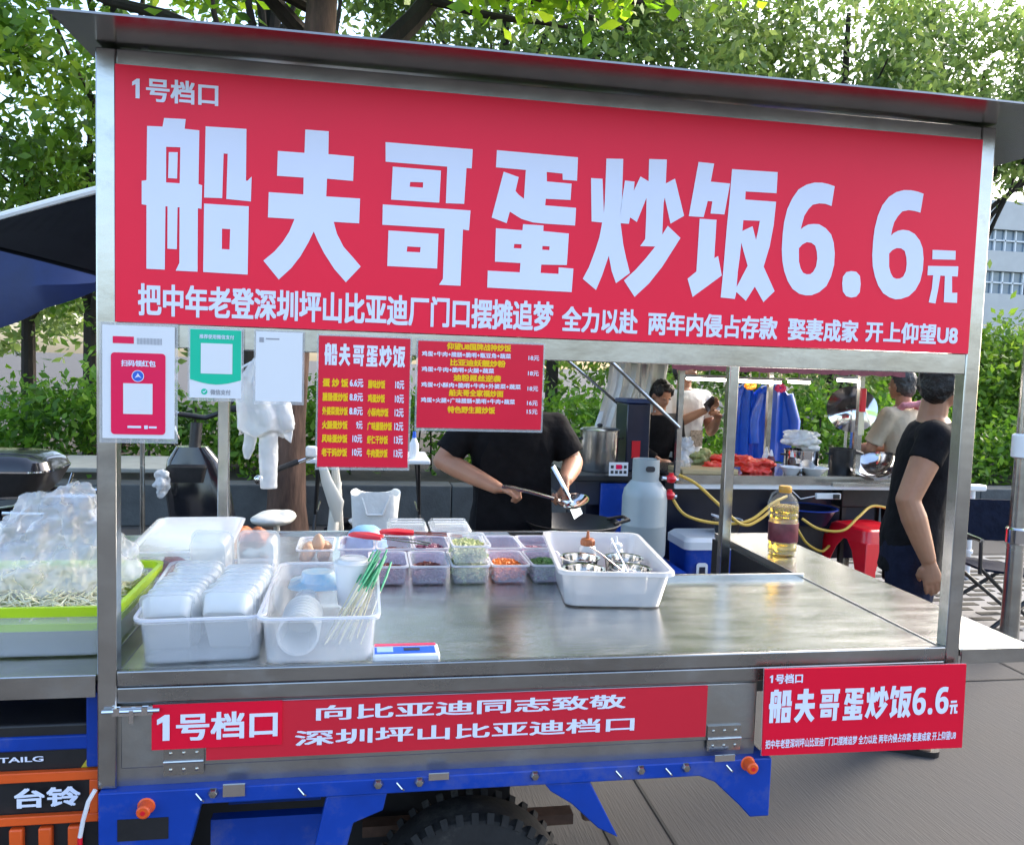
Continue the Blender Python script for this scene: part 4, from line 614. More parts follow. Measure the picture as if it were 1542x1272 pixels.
def crumple(c,r,vox,disp,sc,seed=1,n=22):
    R=random.Random(seed); m=MB()
    for i in range(n):
        a=R.uniform(0,6.28); q=R.uniform(0,.6); h=R.uniform(-.8,.75); k=math.sqrt(max(0,1-h*h))*q*1.2
        m.ball((c[0]+r[0]*k*math.cos(a),c[1]+r[1]*k*math.sin(a),c[2]+r[2]*h),(r[0]*.42,r[1]*.42,r[2]*.34),10,7)
    return remesh(m,vox,1,disp,sc)
rr=[]; R=random.Random(8); N_=64
ph_=[(R.randint(3,17),R.uniform(0,6.3),R.uniform(8,34),R.uniform(.3,1)) for _ in range(14)]
for i in range(30):
    q=i/29; z=1.085+.235*q; rad_=(.175*(1-q**1.7)**.62+.004)*(1+.10*math.sin(7*q)); ring=[]
    for k in range(N_):
        a_=2*math.pi*k/N_; n_=sum(w*(1-2*abs(((f*a_/6.2832+p/6.28+z*u*.16)%1)-.5)*2) for f,p,u,w in ph_)/6.0
        ring.append((-.215+.04*q+(rad_*(1+.22*n_))*math.cos(a_),.34+.8*rad_*(1+.22*n_)*math.sin(a_),z+.010*n_))
    rr.append(ring)
o=obj('plastic_bag',remesh(MB().loft(rr),.005,1,.075,.045),'bag'); tag(o,'loose transparent plastic bag heaped on the noodles in the lime tub','bag')
# ================= PEOPLE =================
def arm_geo(mb,S,E,Wp,ex=0,k=1.0):
    S,E,Wp=Vector(S),Vector(E),Vector(Wp)
    mb.tube([S,S.lerp(E,.35),S.lerp(E,.7),E],[.052*k,.052*k,.046*k,.041*k],14); mb.ball(S,.053*k); mb.ball(E,.0415*k)
    mb.tube([E,E.lerp(Wp,.3),E.lerp(Wp,.7),Wp],[.041*k,.045*k,.036*k,.027*k],14)
def hand_geo(mb,Wp,d,palm,curl=.6,thumb=1):
    # d: direction of the hand, palm: palm normal; five separate bent fingers
    Wp,d,pn=Vector(Wp),Vector(d).normalized(),Vector(palm).normalized(); s=d.cross(pn).normalized(); pn=s.cross(d).normalized()
    c=Wp+d*.045
    mb.tube([Wp-d*.01,Wp+d*.03,Wp+d*.065,Wp+d*.088],[.026,.030,.034,.034],12,flat=.5) if False else None
    rings=[]
    for t,wd,th in ((-.01,.025,.021),(.025,.033,.018),(.06,.040,.016),(.09,.038,.012)): rings.append([Wp+d*t+s*wd*math.cos(a)+pn*th*math.sin(a) for a in [2*math.pi*k/12 for k in range(12)]])
    mb.loft(rings)
    for i,(o,L) in enumerate(((-.030,.066),(-.010,.078),(.010,.073),(.029,.056))):
        p=Wp+d*.082+s*o*1.0; pts=[p]; dd=d.copy(); a=0
        for k,f in enumerate((.45,.32,.23)):
            a+=curl*(1.0,1.1,.8)[k]; v=d*math.cos(a)+pn*math.sin(a); p=p+v*L*f; pts.append(p)
        mb.tube(pts,[.0098,.0092,.0085,.0068],9); mb.ball(pts[-1],.0068,8,6)
    b=Wp+d*.025-s*.03*thumb; q=b+d*.03-s*.018*thumb+pn*.012; r=q+d*.026+pn*.02+s*.004*thumb
    mb.tube([b,q,r],[.014,.012,.0085],9); mb.ball(r,.0086,8,6)
def ell(c,rx,ry,n=20,pw=.88,tilt=0):
    out=[]
    for k in range(n):
        a=2*math.pi*k/n; x=math.copysign(abs(math.cos(a))**pw,math.cos(a))*rx; y=math.copysign(abs(math.sin(a))**pw,math.sin(a))*ry
        out.append((c[0]+x,c[1]+y,c[2]+tilt*x))
    return out
def person(label,loc,rz,ra,la,skin='skin2',shirt='black_cloth',trouser='black_cloth',hair='hair',sleeve=.75,bend=0,h=1.0,shoes='black_plastic',hands=((.6,),(.6,)),head=(0,0),long_hair=False,wide=1.0,hem=.80,collar=None,feet=(0,0),limb=1.0):
    """faces local -y; ra / la are (elbow, wrist, hand direction, palm normal) of the local -x / +x arm"""
    t=thing('person',label,'person',loc,rz=rz,local=True); t.scale=(h,h,h)
    def bd(z): return -max(0,z-.95)*bend
    b=MB(); T=[(.84,.155,.105),(.93,.165,.112),(1.05,.145,.100),(1.18,.155,.105),(1.30,.170,.108),(1.37,.165,.095),(1.42,.11,.075),(1.45,.062,.062)]
    b.loft([ell((0,bd(z),z),a*wide,c) for z,a,c in T]); hy=bd(1.5)-.02; hx=head[0]
    b.tube([(0,bd(1.40)+.01,1.40),(0,hy+.025,1.53)],[.062,.056],14)
    H=Matrix.Translation((0,hy,1.60))@Matrix.Rotation(head[0],4,'Z')@Matrix.Rotation(head[1],4,'X')
    hd=MB(); hd.ball((0,.012,.022),(.076,.094,.094),20,14); hd.ball((0,-.018,-.035),(.062,.068,.070),16,10); hd.ball((0,-.052,-.078),(.030,.026,.022)); hd.tube([(0,-.082,.008),(0,-.098,-.022)],[.008,.014],8); hd.ball((0,-.094,-.026),(.016,.011,.009)); hd.ball((0,-.082,-.052),(.024,.009,.008))
    for s in (-1,1): hd.ball((s*.078,.012,-.010),(.010,.019,.030)); hd.ball((s*.030,-.078,.012),(.018,.009,.007))
    b.join(hd.xf(H))
    for (E,Wp,d,pn),s,hc in ((ra,-1,hands[0]),(la,1,hands[1])):
        S=(s*.185*wide,bd(1.37)+.005,1.375); b.tube([(s*.10,bd(1.36),1.37),S],[.07,.056],12); arm_geo(b,S,E,Wp,0,limb); hand_geo(b,Wp,d,pn,hc[0],-s)
    for s,fo in ((-1,feet[0]),(1,feet[1])):
        b.tube([(s*.085,0,.90),(s*.095,-.005+fo*.3,.68),(s*.10,fo*.6,.48),(s*.10,.012+fo*.8,.30),(s*.10,.015+fo,.08)],[.092,.078,.056,.052,.036],14)
        b.tube([(s*.10,.045+fo,.035),(s*.105,-.05+fo,.035),(s*.11,-.15+fo,.022)],[.034,.038,.026],12)
    obj('body',remesh(b,.0062,2),skin,t)
    c=MB(); c.loft([ell((0,bd(z),z),a*wide+.016,cc+.018) for z,a,cc in ([(hem,.165,.115)]+[q for q in T if q[0]>hem])][:-1]+[ell((0,bd(1.44),1.435),.082,.078)])
    for (E,Wp,d,pn),s in ((ra,-1),(la,1)):
        S=Vector((s*.185*wide,bd(1.37)+.005,1.375)); E=Vector(E); e2=S.lerp(E,sleeve); c.tube([(s*.09,bd(1.36),1.365),S],[.085,.072],12); c.ball(S,.071); c.tube([S,S.lerp(e2,.5),e2],[.071,.069,.068],14)
        if sleeve>=1: Wv=Vector(Wp); c.tube([E,E.lerp(Wv,.85)],[.062,.05],12)
    obj('shirt',remesh(c,.009,3,.014,.11),shirt,t)
    p=MB(); p.loft([ell((0,0,z),a*wide,cc) for z,a,cc in ((.80,.172,.120),(.90,.176,.124),(.97,.165,.118))])
    for s,fo in ((-1,feet[0]),(1,feet[1])): p.tube([(s*.085,0,.90),(s*.095,-.005+fo*.3,.68),(s*.10,fo*.6,.48),(s*.10,.01+fo*.8,.28),(s*.10,.012+fo,.12)],[.108,.098,.082,.076,.072],14)
    obj('trousers',remesh(p,.010,3,.012,.12),trouser,t)
    hr=MB(); hr.ball((0,.030,.045),(.085,.092,.092),20,12); hr.ball((0,.062,-.005),(.074,.056,.085)); hr.ball((0,-.035,.092),(.066,.052,.036))
    for s in (-1,1): hr.ball((s*.066,.04,.0),(.022,.045,.05))
    if long_hair: hr.ball((0,.085,.07),(.045,.04,.045)); hr.ball((-.055,-.02,.06),(.03,.05,.06)); hr.ball((.055,-.02,.06),(.03,.05,.06))
    obj('hair',remesh(hr.xf(H),.006,2,.016,.02),hair,t)
    for s,fo in ((-1,feet[0]),(1,feet[1])):
        e=MB(); e.ball((s*.030,-.085,.010),(.012,.005,.006),10,7); e.xf(H); obj('eye',e,'black_print',t)
        q=MB(); q.loft([[(s*.105+x*.9,y-.05+fo,z) for x,y,z in rrect(0,0,zz,.095,.27,.045,4)] for zz in (0,.025)]); q.tube([(s*.105-.042,-.09+fo,.03),(s*.105,-.10+fo,.075),(s*.105+.042,-.09+fo,.03)],.012,8); obj('sandal',q,shoes,t)
    return t,H
# the cook: his local -x arm is at the left of the picture
ck,_=person('cook in a black short sleeved top working a ladle behind the counter','' or (1.17,1.80,0),0,((-.305,-.05,1.225),(-.090,-.245,1.135),(.95,-.25,-.05),(.2,-.2,-.95)),((.275,-.06,1.225),(.195,-.24,1.165),(-.15,-.35,-.9),(-.9,-.1,-.1)),skin='skin',sleeve=.80,bend=.10,hands=((1.15,),(1.1,)),wide=1.02)
ck.location=(1.17,1.82,0)
ap=MB(); ap.loft([[(x,y,z) for x,y in ((-w_,-.137),(w_,-.137),(w_,-.143),(-w_,-.143))] for z,w_ in ((.60,.17),(1.0,.165),(1.25,.15),(1.33,.11))]); obj('apron',ap,'black_cloth',ck)
def ladle(label,p,q,r,bowl):
    t=thing('ladle',label,'ladle',tuple(p)); m=MB(); m.tube([p,Vector(p).lerp(Vector(q),.5)+Vector((0,0,.004)),q],[.015,.015,.013],10,flat=.6); obj('handle',m,'steel_top',t)
    m=MB(); prof=[(.0001,-bowl*.45),(bowl*.5,-bowl*.38),(bowl*.85,-bowl*.15),(bowl,.0),(bowl*.95,.0),(bowl*.8,-.12*bowl),(bowl*.45,-.33*bowl),(.0001,-.4*bowl)]; m.lathe(prof,(0,0,0),22); m.xf(Matrix.Translation(r)@Matrix.Rotation(rad(-12),4,'Y')@Matrix.Rotation(rad(14),4,'X')); obj('bowl',m,'chrome',t)
ladle('long steel ladle held level in the right hand of the cook',(1.09,1.535,1.150),(1.30,1.50,1.105),(1.375,1.475,1.103),.066)
t=thing('spatula','steel spatula slanting down from the left hand of the cook','spatula',(1.33,1.56,1.2)); m=MB(); m.tube([(1.297,1.53,1.235),(1.345,1.52,1.15),(1.385,1.51,1.075)],[.010,.009,.008],8); obj('handle',m,'chrome',t); m=MB(); m.box(-.026,.026,-.002,.002,-.055,0); m.xf(Matrix.Translation((1.385,1.51,1.08))@Matrix.Rotation(rad(-25),4,'Y')@Matrix.Rotation(rad(30),4,'Z')); obj('blade',m,'chrome',t)
t=thing('wok','black iron wok on the burner in front of the cook','wok',(1.47,1.62,.98)); m=MB(); m.lathe([(.0001,0),(.10,.012),(.17,.05),(.205,.10),(.210,.102),(.203,.104),(.165,.055),(.095,.018),(.0001,.006)],(1.43,1.68,.875),36); obj('pan',m,'black_plastic',t); m=MB(); m.tube([(1.60,1.62,(.975)),(1.67,1.64,.99),(1.67,1.72,.99),(1.60,1.74,.975)],.008,8); obj('handle',m,'rubber',t)
t=thing('gas_burner','dark gas burner stand carrying the wok','burner',(1.49,1.62,0)); m=MB(); m.box(1.22,1.64,1.49,1.87,.68,.805); obj('body',m,'navy',t,bevel=.01); m=MB(); m.lathe([(.10,0),(.16,.0),(.17,.07),(.15,.07),(.10,.0)],(1.43,1.68,.807),24); obj('ring',m,'black_plastic',t)
for x in (1.24,1.59):
    for y in (1.51,1.83): obj('leg',MB().box(x,x+.03,y,y+.03,0,.68),'black_plastic',t)
# customer in black at the right, facing away to the left
person('man in a loose black sleeveless top standing beside the right shelf',(2.955,1.53,0),rad(60),((-.27,.05,1.12),(-.25,-.045,.87),(.03,-.25,-1),(.9,.1,0)),((.275,.02,1.10),(.26,-.06,.85),(0,-.1,-1),(-.9,.1,0)),skin='skin2',shirt='black_cloth',trouser=mat('navy_trousers',(.012,.016,.036),.9,0,.3,20,.35,45,spec=.15),sleeve=.40,h=1.015,hands=((.25,),(.3,)),wide=1.04,hem=.78,feet=(.03,-.03),limb=1.15,head=(1.0,0),bend=.12)
t,H=person('grey haired man in a beige shirt with a pink towel at the far wok',(4.56,3.86,0),rad(-160),((-.24,-.12,1.12),(-.10,-.33,1.08),(.3,-.9,.1),(.3,.2,-.9)),((.24,-.14,1.12),(.12,-.33,1.10),(-.2,-.9,.1),(-.3,.2,-.9)),skin='skin',shirt='beige_cloth',trouser='black_cloth',hair='hair_grey',sleeve=.85,h=.985,bend=.12,hands=((.9,),(.9,)),hem=.86)
tw=MB(); tw.tube([(.12,-.10,1.36),(.10,.02,1.455),(.0,.075,1.47),(-.10,.02,1.455),(-.12,-.10,1.36)],[.030,.036,.036,.036,.030],10,flat=.7); obj('towel',remesh(tw,.008,2,.014,.03),'pink_cloth',t)
t,H=person('person in a white top holding a phone behind the far stall',(3.12,4.75,0),rad(12),((-.24,-.10,1.13),(.02,-.27,1.29),(.9,-.3,.45),(-.2,-.3,.9)),((.24,-.05,1.11),(.155,-.25,1.22),(-.5,-.3,.8),(-.6,-.3,.2)),skin='skin2',shirt='white_cloth',trouser='navy_cloth',sleeve=.6,h=1.03,hands=((.6,),(.9,)),head=(.2,-.3))
ph=thing('mobile_phone','mobile phone held up by the person in white','phone',(3.27,4.48,1.37)); m=MB(); m.box(-.038,.038,-.004,.004,-.075,.075); m.xf(Matrix.Translation((3.235,4.47,1.385))@Matrix.Rotation(rad(55),4,'Y')@Matrix.Rotation(rad(-30),4,'X')); obj('case',m,'black_gloss',ph,bevel=.003); m=MB(); m.box(-.034,.034,.0042,.0048,-.07,.07); m.xf(Matrix.Translation((3.235,4.47,1.385))@Matrix.Rotation(rad(55),4,'Y')@Matrix.Rotation(rad(-30),4,'X')); obj('screen',m,'glass',ph)
m=MB(); m.box(-.055,.055,-.002,.002,-.065,.065); m.xf(Matrix.Translation((.045,-.137,1.06))); k=obj('chest_print',m,mat('faded_print',(.45,.36,.27),.8,0,.5,60),t)
person('dark haired woman bent low behind the navy box at the far stall',(2.78,4.55,0),rad(10),((-.22,-.12,1.14),(-.08,-.30,1.05),(.4,-.8,0),(.2,0,-1)),((.22,-.12,1.14),(.10,-.30,1.05),(-.4,-.8,0),(-.2,0,-1)),skin='skin',shirt='black_cloth',trouser='black_cloth',h=.90,sleeve=1.0,bend=.25,long_hair=True,head=(.1,.45))
# ================= THE FAR STALL =================
S=thing('food_stall','second food stall with lit tubes under its roof behind the cart','food stall',(3.3,3.9,0))
m=MB(); m.box(2.56,4.30,3.42,4.15,.925,.95); obj('counter_top',m,'steel_top',S); m=MB(); m.box(2.56,4.30,3.40,3.4195,.895,.953); obj('counter_edge',m,'steel',S); m=MB(); m.box(2.56,4.30,3.41,3.43,.86,.8945); obj('counter_skirt',m,'white_plastic',S); m=MB(); m.box(2.62,4.25,3.75,4.12,.30,.86); obj('cabinet',m,'navy',S)
for x,y in ((2.565,3.43),(3.87,3.43),(2.535,4.12),(3.55,4.12),(4.27,4.12)):
    obj('post',MB().box(x,x+.035,y,y+.035,.953 if y<4 else 0,1.72),'steel',S)
m=MB(); m.box(2.3,4.35,3.2,4.5,1.72,1.735); obj('roof',m,'steel_roof',S)
m=MB(); n=46; f=[(2.42+i*(1.62/n),3.20,1.72) for i in range(n+1)]; g_=[(2.42+i*(1.62/n),3.20-.004,1.655-.012*abs(math.sin(i*.8))) for i in range(n+1)]; m.loft([f,g_],cap=False,closed=False); m.loft([[(x,y-.003,z) for x,y,z in f],[(x,y-.003,z) for x,y,z in g_]],cap=False,closed=False); obj('fringe',m,mat('faded_red_fringe',(.22,.05,.06),.7,0,.25,20),S)
m=MB(); m.tube([(2.02,3.36,1.73),(2.55,3.36,1.27)],.013,8); obj('strut',m,'steel',S); m=MB(); m.tube([(1.9,4.2,1.76),(2.45,4.2,1.33)],.011,8); obj('strut',m,'steel',S)
for x0,x1,z in ((2.80,3.15,1.585),(3.19,3.53,1.580),(3.59,3.76,1.585),(3.98,4.17,1.608)):
    t=thing('led_tube',{2.80:'leftmost lit tube under the far stall roof',3.19:'long lit tube above the blue raincoats',3.59:'short lit tube right of the raincoats',3.98:'lit tube at the right end of the far stall'}[x0],'lamp',((x0+x1)/2,3.9,z),'lit tubes under the far stall roof')
    obj('tube',MB().tube([(x0,3.9,z),(x1,3.9,z-.004)],.010,8),'tube',t); obj('housing',MB().box(x0-.01,x1+.01,3.885,3.93,z+.011,z+.03),'white_plastic',t)
    obj('hanger',MB().box((x0+x1)/2-.004,(x0+x1)/2+.004,3.9,3.91,z+.03,1.72),'white_plastic',t)
m=MB(); R=random.Random(9); k=26
rows_=[]
for z,dx in ((1.70,0),(1.5,-.02),(1.3,-.07),(1.12,-.12)): rows_.append([(2.38+dx+.50*i/k*(1+.0),4.45+.035*math.sin(i*1.1+z*3)+.02*math.sin(i*2.7),z+.01*math.sin(i)) for i in range(k+1)])
m.loft(rows_,cap=False,closed=False); m.loft([[(x,y+.004,z) for x,y,z in r] for r in rows_],cap=False,closed=False); o=obj('plastic_curtain',m,mat('milky_rain_curtain',(.80,.81,.82),.3,0,.04,6,.4,12,alpha=.72)); tag(o,'milky plastic rain curtain hanging at the left of the far stall','curtain')
# raincoats and small hung things
for i,(x,w_,l) in enumerate(((3.80,.30,'blue raincoat hanging wide open at the far stall, right one'),(3.56,.15,'narrow dark blue raincoat hanging left of the wide one'))):
    rr=[]
    for z,s in ((1.53,.45),(1.46,.85),(1.30,.95),(1.15,1.02),(1.0,1.0),(.92,.9)): rr.append([(x+w_*s*.62*math.cos(a)*(1+.06*math.sin(5*a+z*4)),4.55+.07*math.sin(a)*(1+.3*math.sin(7*a)),z+.012*math.sin(3*a)) for a in [2*math.pi*q/40 for q in range(40)]])
    t=thing('raincoat',l,'raincoat',(x,4.55,.92)); obj('coat',MB().loft(rr),'raincoat',t); 
    m=MB(); m.tube([(x-.1*w_/.3,4.55,1.52),(x,4.55,1.56),(x+.1*w_/.3,4.55,1.52)],.008,8); m.tube([(x,4.55,1.56),(x,4.55,1.60),(x+.015,4.55,1.615)],.004,6); obj('hanger',m,'white_plastic',t)
    if i==0:
        for s in (-1,1): m=MB(); m.tube([(x+s*.12,4.53,1.47),(x+s*.18,4.51,1.25),(x+s*.17,4.5,1.07)],[.05,.055,.05],12); obj('sleeve',m,'raincoat',t)
def flower(label,x,y,z,mm):
    t=thing('paper_flower',label,'decoration',(x,y,z)); m=MB()
    for k in range(9): a=k*.7; m.ball((x+.03*math.cos(a),y+.01*math.sin(a*2),z+.022*math.sin(a)),(.020,.014,.018),8,6)
    obj('petals',m,mm,t); obj('stem',MB().tube([(x,y,z+.02),(x,y,1.735-.015 if y<4.5 else z+.1)],.003,6),'white_wire',t)
MT['pinkf']=mat('pink_paper',(.75,.05,.20),.5); MT['orangef']=mat('orange_paper',(.80,.26,.02),.5)
flower('orange paper flower hanging under the far stall roof',3.34,4.0,1.55,'orangef'); flower('pink paper flower hanging above the blue raincoats',3.74,4.3,1.53,'pinkf')
t=thing('red_tassel','red paper tassel on the right post of the far stall','decoration',(3.88,3.38,1.35)); m=MB(); m.box(3.845,3.885,3.372,3.392,1.40,1.56); obj('block',m,'red_plastic',t,bevel=.004); m=MB(); [m.tube([(3.848+i*.008,3.382,1.40),(3.848+i*.009,3.382,1.24)],.003,5) for i in range(5)]; obj('tassel',m,'noodle',t)
# things on the far counter
zc=.95
def rbag(label,x,y,s,seed,mm='redbag'):
    o=obj('net_bag' if mm=='redbag' else 'plastic_bag',crumple((x,y,zc+s*.55),(s*1.5,s,s*.6),.008,.03,.03,seed,16),mm); tag(o,label,'bag')
MT['redbag']=mat('red_plastic_bag',(.78,.03,.012),.3,0,.2,20,.6,40,coat=.3)
rbag('bulging red plastic bag at the front of the far counter',3.18,3.56,.105,2); rbag('red plastic bag lying behind the bulging one on the far counter',3.05,3.78,.10,5); rbag('small red bag by the left bowls of the far counter',2.93,3.66,.06,8)
rbag('white plastic bag over the steel pot on the far counter',3.62,3.70,.12,6,'bag_white')
bpy.data.objects['plastic_bag.001' if 'plastic_bag.001' in bpy.data.objects else 'plastic_bag'].location=(0,0,.16)
def pot(label,x,y,z,r,h,m_='chrome',lid=False,cat='pot'):
    t=thing('cooking_pot',label,cat,(x,y,z)); m=MB(); m.lathe([(.0001,0),(r*.96,0),(r,.01),(r,h),(r*1.04,h+.003),(r*1.04,h+.008),(r*.95,h+.008),(r*.95,.012),(.0001,.012)],(x,y,z),28); obj('body',m,m_,t)
    if lid: m=MB(); m.lathe([(r*1.03,h+.009),(r*.9,h+.02),(r*.3,h+.03),(.0001,h+.031)],(x,y,z),28); k=obj('lid',m,m_,t); m=MB(); m.ball((x,y,z+h+.04),(.02,.02,.012)); obj('knob',m,'black_plastic',k)
    for s in (-1,1): m=MB(); m.tube([(x+s*r,y-.03,z+h*.8),(x+s*(r+.035),y,z+h*.82),(x+s*r,y+.03,z+h*.8)],.006,8); obj('handle',m,'black_plastic',t)
pot('steel pot with white bag on it on the far counter',3.60,3.68,zc,.12,.15)
pot('dark blackened pot beside the right post of the far stall',3.87,3.60,zc,.09,.17,'black_plastic')
t=thing('white_bowl','white foam bowl at the front of the far counter','bowl',(3.60,3.50,zc)); obj('bowl',MB().lathe([(.0001,0),(.05,0),(.095,.05),(.09,.05),(.048,.006),(.0001,.006)],(3.60,3.50,zc),24),'white_plastic',t); obj('rim',MB().lathe([(.09,.048),(.099,.048),(.099,.053),(.09,.053),(.09,.048)],(3.60,3.50,zc),24),'white_plastic',t)
t=thing('paper_bowl','white bowl left of the foam bowl on the far counter','bowl',(3.45,3.55,zc)); obj('bowl',MB().lathe([(.0001,0),(.04,0),(.075,.05),(.07,.05),(.04,.006),(.0001,.006)],(3.44,3.52,zc),24),'white_paper',t); obj('rim',MB().lathe([(.07,.048),(.078,.048),(.078,.053),(.07,.053),(.07,.048)],(3.44,3.52,zc),24),'white_plastic',t)
for i,(x,y,l,c) in enumerate(((3.42,3.85,'white nozzle bottle standing on the far counter','white_plastic'),(3.36,3.66,'dark sauce bottle behind the bulging red bag','label_brown'),(3.50,3.62,'dark brown jar before the steel pot','sauce'))):
    t=thing('sauce_bottle',l,'bottle',(x,y,zc)); obj('body',MB().lathe([(.0001,0),(.028,0),(.03,.005),(.03,.085),(.018,.11),(.0001,.112)],(x,y,zc),18),c,t); obj('cap',MB().lathe([(.0001,.11),(.016,.11),(.014,.125),(.004,.155),(.0001,.156)],(x,y,zc),16),'white_plastic',t)
t=thing('cutting_board','pale wooden cutting board on the left of the far counter','board',(2.83,3.56,zc)); obj('board',MB().box(2.62,3.02,3.45,3.72,zc+.0,zc+.03),'wood',t,bevel=.005); obj('board_handle',MB().box(3.021,3.07,3.55,3.61,zc+.004,zc+.026),'wood',t,bevel=.005)
o=obj('green_vegetables',crumple((2.90,3.80,zc+.07),(.10,.08,.07),.008,.05,.03,12,16),mat('wilted_greens',(.20,.24,.06),.6,0,.3,20,.5,40,col2=(.45,.42,.20))); tag(o,'heap of pale greens beside the cutting board','vegetables')
o=obj('plastic_bag',crumple((2.70,3.62,zc+.12),(.07,.07,.12),.008,.05,.03,15,16),'bag'); tag(o,'clear bag of food standing at the left end of the far counter','bag')
# wok station of the beige man
t=thing('wok_station','black wok stove with a dark frame in front of the beige shirted man','stove',(4.05,3.50,0)); obj('body',MB().box(3.90,4.40,3.62,3.95,.70,.86),'black_plastic',t,bevel=.01); 
for x in (3.92,4.36):
    for y in (3.64,3.90): obj('leg',MB().box(x,x+.03,y,y+.03,0,.70),'black_plastic',t)
m=MB(); m.box(3.62,4.26,3.28,3.31,.90,.925); obj('front_rail',m,'steel',t)
t=thing('big_wok','big steel wok tilted on the stove before the beige shirted man','wok',(3.98,3.45,.95)); m=MB(); m.lathe([(.0001,0),(.08,.01),(.16,.05),(.20,.11),(.205,.112),(.155,.055),(.075,.016),(.0001,.006)],(0,0,0),32); m.xf(Matrix.Translation((4.06,3.45,.955))@Matrix.Scale(.85,4)@Matrix.Rotation(rad(-22),4,'Y')@Matrix.Rotation(rad(15),4,'X')); obj('pan',m,'chrome',t); m=MB(); m.tube([(3.91,3.42,1.11),(3.84,3.40,1.13)],.012,8); obj('handle',m,'black_plastic',t)
t=thing('wok_cover','round polished steel wok cover standing upright behind the stove','lid',(4.25,3.80,1.2)); m=MB(); m.lathe([(.0001,.055),(.05,.053),(.14,.03),(.20,.0),(.205,-.002),(.14,.026),(.05,.05),(.0001,.052)],(0,0,0),36); mm=Matrix.Translation((4.05,3.80,1.40))@Matrix.Scale(.86,4)@Matrix.Rotation(rad(70),4,'X')@Matrix.Rotation(rad(-25),4,'Y'); m.xf(mm); obj('dome',m,'chrome',t); m=MB(); m.tube([(-.05,0,.05),(-.05,0,.085),(.05,0,.085),(.05,0,.05)],.008,8); m.xf(mm); obj('handle',m,'black_plastic',t)
m=MB(); m.tube([(4.05,3.86,.0),(4.05,3.86,1.26)],.012,8); obj('stand',m,'steel',t)
# flat bed tricycle with stock pot and navy box
t=thing('cargo_tricycle','dark flat bed tricycle with blue frame carrying the stock pot','tricycle',(2.2,3.95,0)); obj('bed',MB().box(1.90,2.52,3.55,4.4,.885,.925),'black_plastic',t,bevel=.006); obj('frame',MB().box(1.93,2.5,3.6,4.35,.72,.884),'navy',t); obj('side_panel',MB().box(2.10,2.50,3.57,3.599,.45,.87),'blue_paint',t,bevel=.006)
for x in (1.98,2.42):
    w_=MB(); w_.lathe([(.13,-.03),(.2,-.035),(.23,-.02),(.23,.02),(.2,.035),(.13,.03),(.13,-.03)],(x+.02,3.8,.23),28,'y'); k=obj('wheel',w_,'rubber',t); obj('rim',MB().lathe([(.0001,-.02),(.13,-.03),(.13,.03),(.0001,.02)],(x+.02,3.8,.23),20,'y'),'steel_panel',k)
obj('strut',MB().box(2.05,2.40,3.75,3.85,.2,.72),'navy',t)
pot('tall steel stock pot with lid standing on the flat bed tricycle',2.14,3.80,.925,.135,.28,'steel',True)
t=thing('insulated_box','open navy insulated box with red tag standing beside the stock pot','box',(2.42,3.90,.925)); obj('box',MB().box(2.33,2.50,3.78,4.05,.925,1.40),'navy',t,bevel=.008); obj('lid',MB().box(2.32,2.51,3.77,4.06,1.402,1.43),mat('navy_lid',(.02,.04,.12),.4),t,bevel=.006); obj('red_tag',MB().box(2.37,2.43,3.772,3.7795,1.02,1.14),'red_plastic',t)
t=thing('price_card','small white card with black and red print before the stock pot','sign',(2.19,3.5,.93)); obj('card',MB().box(2.13,2.26,3.50,3.505,.93,1.02),'white_paper',t); m=MB(); [m.quadxz(2.14+i*.03,2.16+i*.03,.945+j*.035,.965+j*.035,3.4985) for i in range(4) for j in range(2) if (i,j)!=(1,1)]; obj('print',m,'black_print',t); m=MB(); m.quadxz(2.175,2.215,.975,1.005,3.498); obj('red_print',m,'pink_card',t)
# gas cylinder, regulators, hoses
t=thing('gas_cylinder','grey blue gas cylinder with a collar standing on a crate','gas cylinder',(2.28,3.2,.42)); gx,gy,gz=2.28,3.2,.42; r=.142
obj('body',MB().lathe([(.0001,0),(r*.8,.005),(r,.06),(r,.24),(r*1.006,.243),(r*1.006,.25),(r,.253),(r,.42),(r*.93,.47),(r*.65,.52),(r*.35,.54),(.0001,.542)],(gx,gy,gz),36),'gas',t)
m=MB(); pr=[[(gx+.085*math.cos(a)*q,gy+.085*math.sin(a)*q,z) for a in [rad(20+320*k/30) for k in range(31)]] for q,z in ((1,gz+.51),(1,gz+.66),(.95,gz+.66),(.95,gz+.51))]; m.loft(pr+[pr[0]],cap=False,closed=False); obj('collar',m,'gas',t); obj('collar_opening',MB().loft([[(gx+xx,gy-.0875,gz+.605+zz) for xx,zz,_ in rrect(0,0,0,.06,.035,.015)],[(gx+xx,gy-.085,gz+.605+zz) for xx,zz,_ in rrect(0,0,0,.06,.035,.015)]]),'black_print',t); obj('foot_ring',MB().lathe([(r*.75,-.02),(r*.78,-.02),(r*.78,.03),(r*.75,.03),(r*.75,-.02)],(gx,gy,gz),24),'gas',t); obj('valve',MB().tube([(gx,gy,gz+.54),(gx,gy,gz+.61)],.018,10),'gold',t)
t=thing('crate','dark blue plastic crate carrying the gas cylinder','crate',(2.28,3.2,0)); m=MB(); m.box(2.06,2.50,3.0,3.4,.37,.40); [m.box(2.06,2.50,y,y+.012,z,z+.05) for y in (3.0,3.388) for z in (.02,.10,.18,.26,.33)]; [m.box(x,x+.012,3.012,3.388,z,z+.05) for x in (2.06,2.488) for z in (.02,.10,.18,.26,.33)]; obj('slats',m,'blue_paint',t); m=MB(); [m.box(x,x+.03,y,y+.03,0,.37) for x in (2.073,2.457) for y in (3.013,3.357)]; obj('corner_post',m,'blue_paint',t)
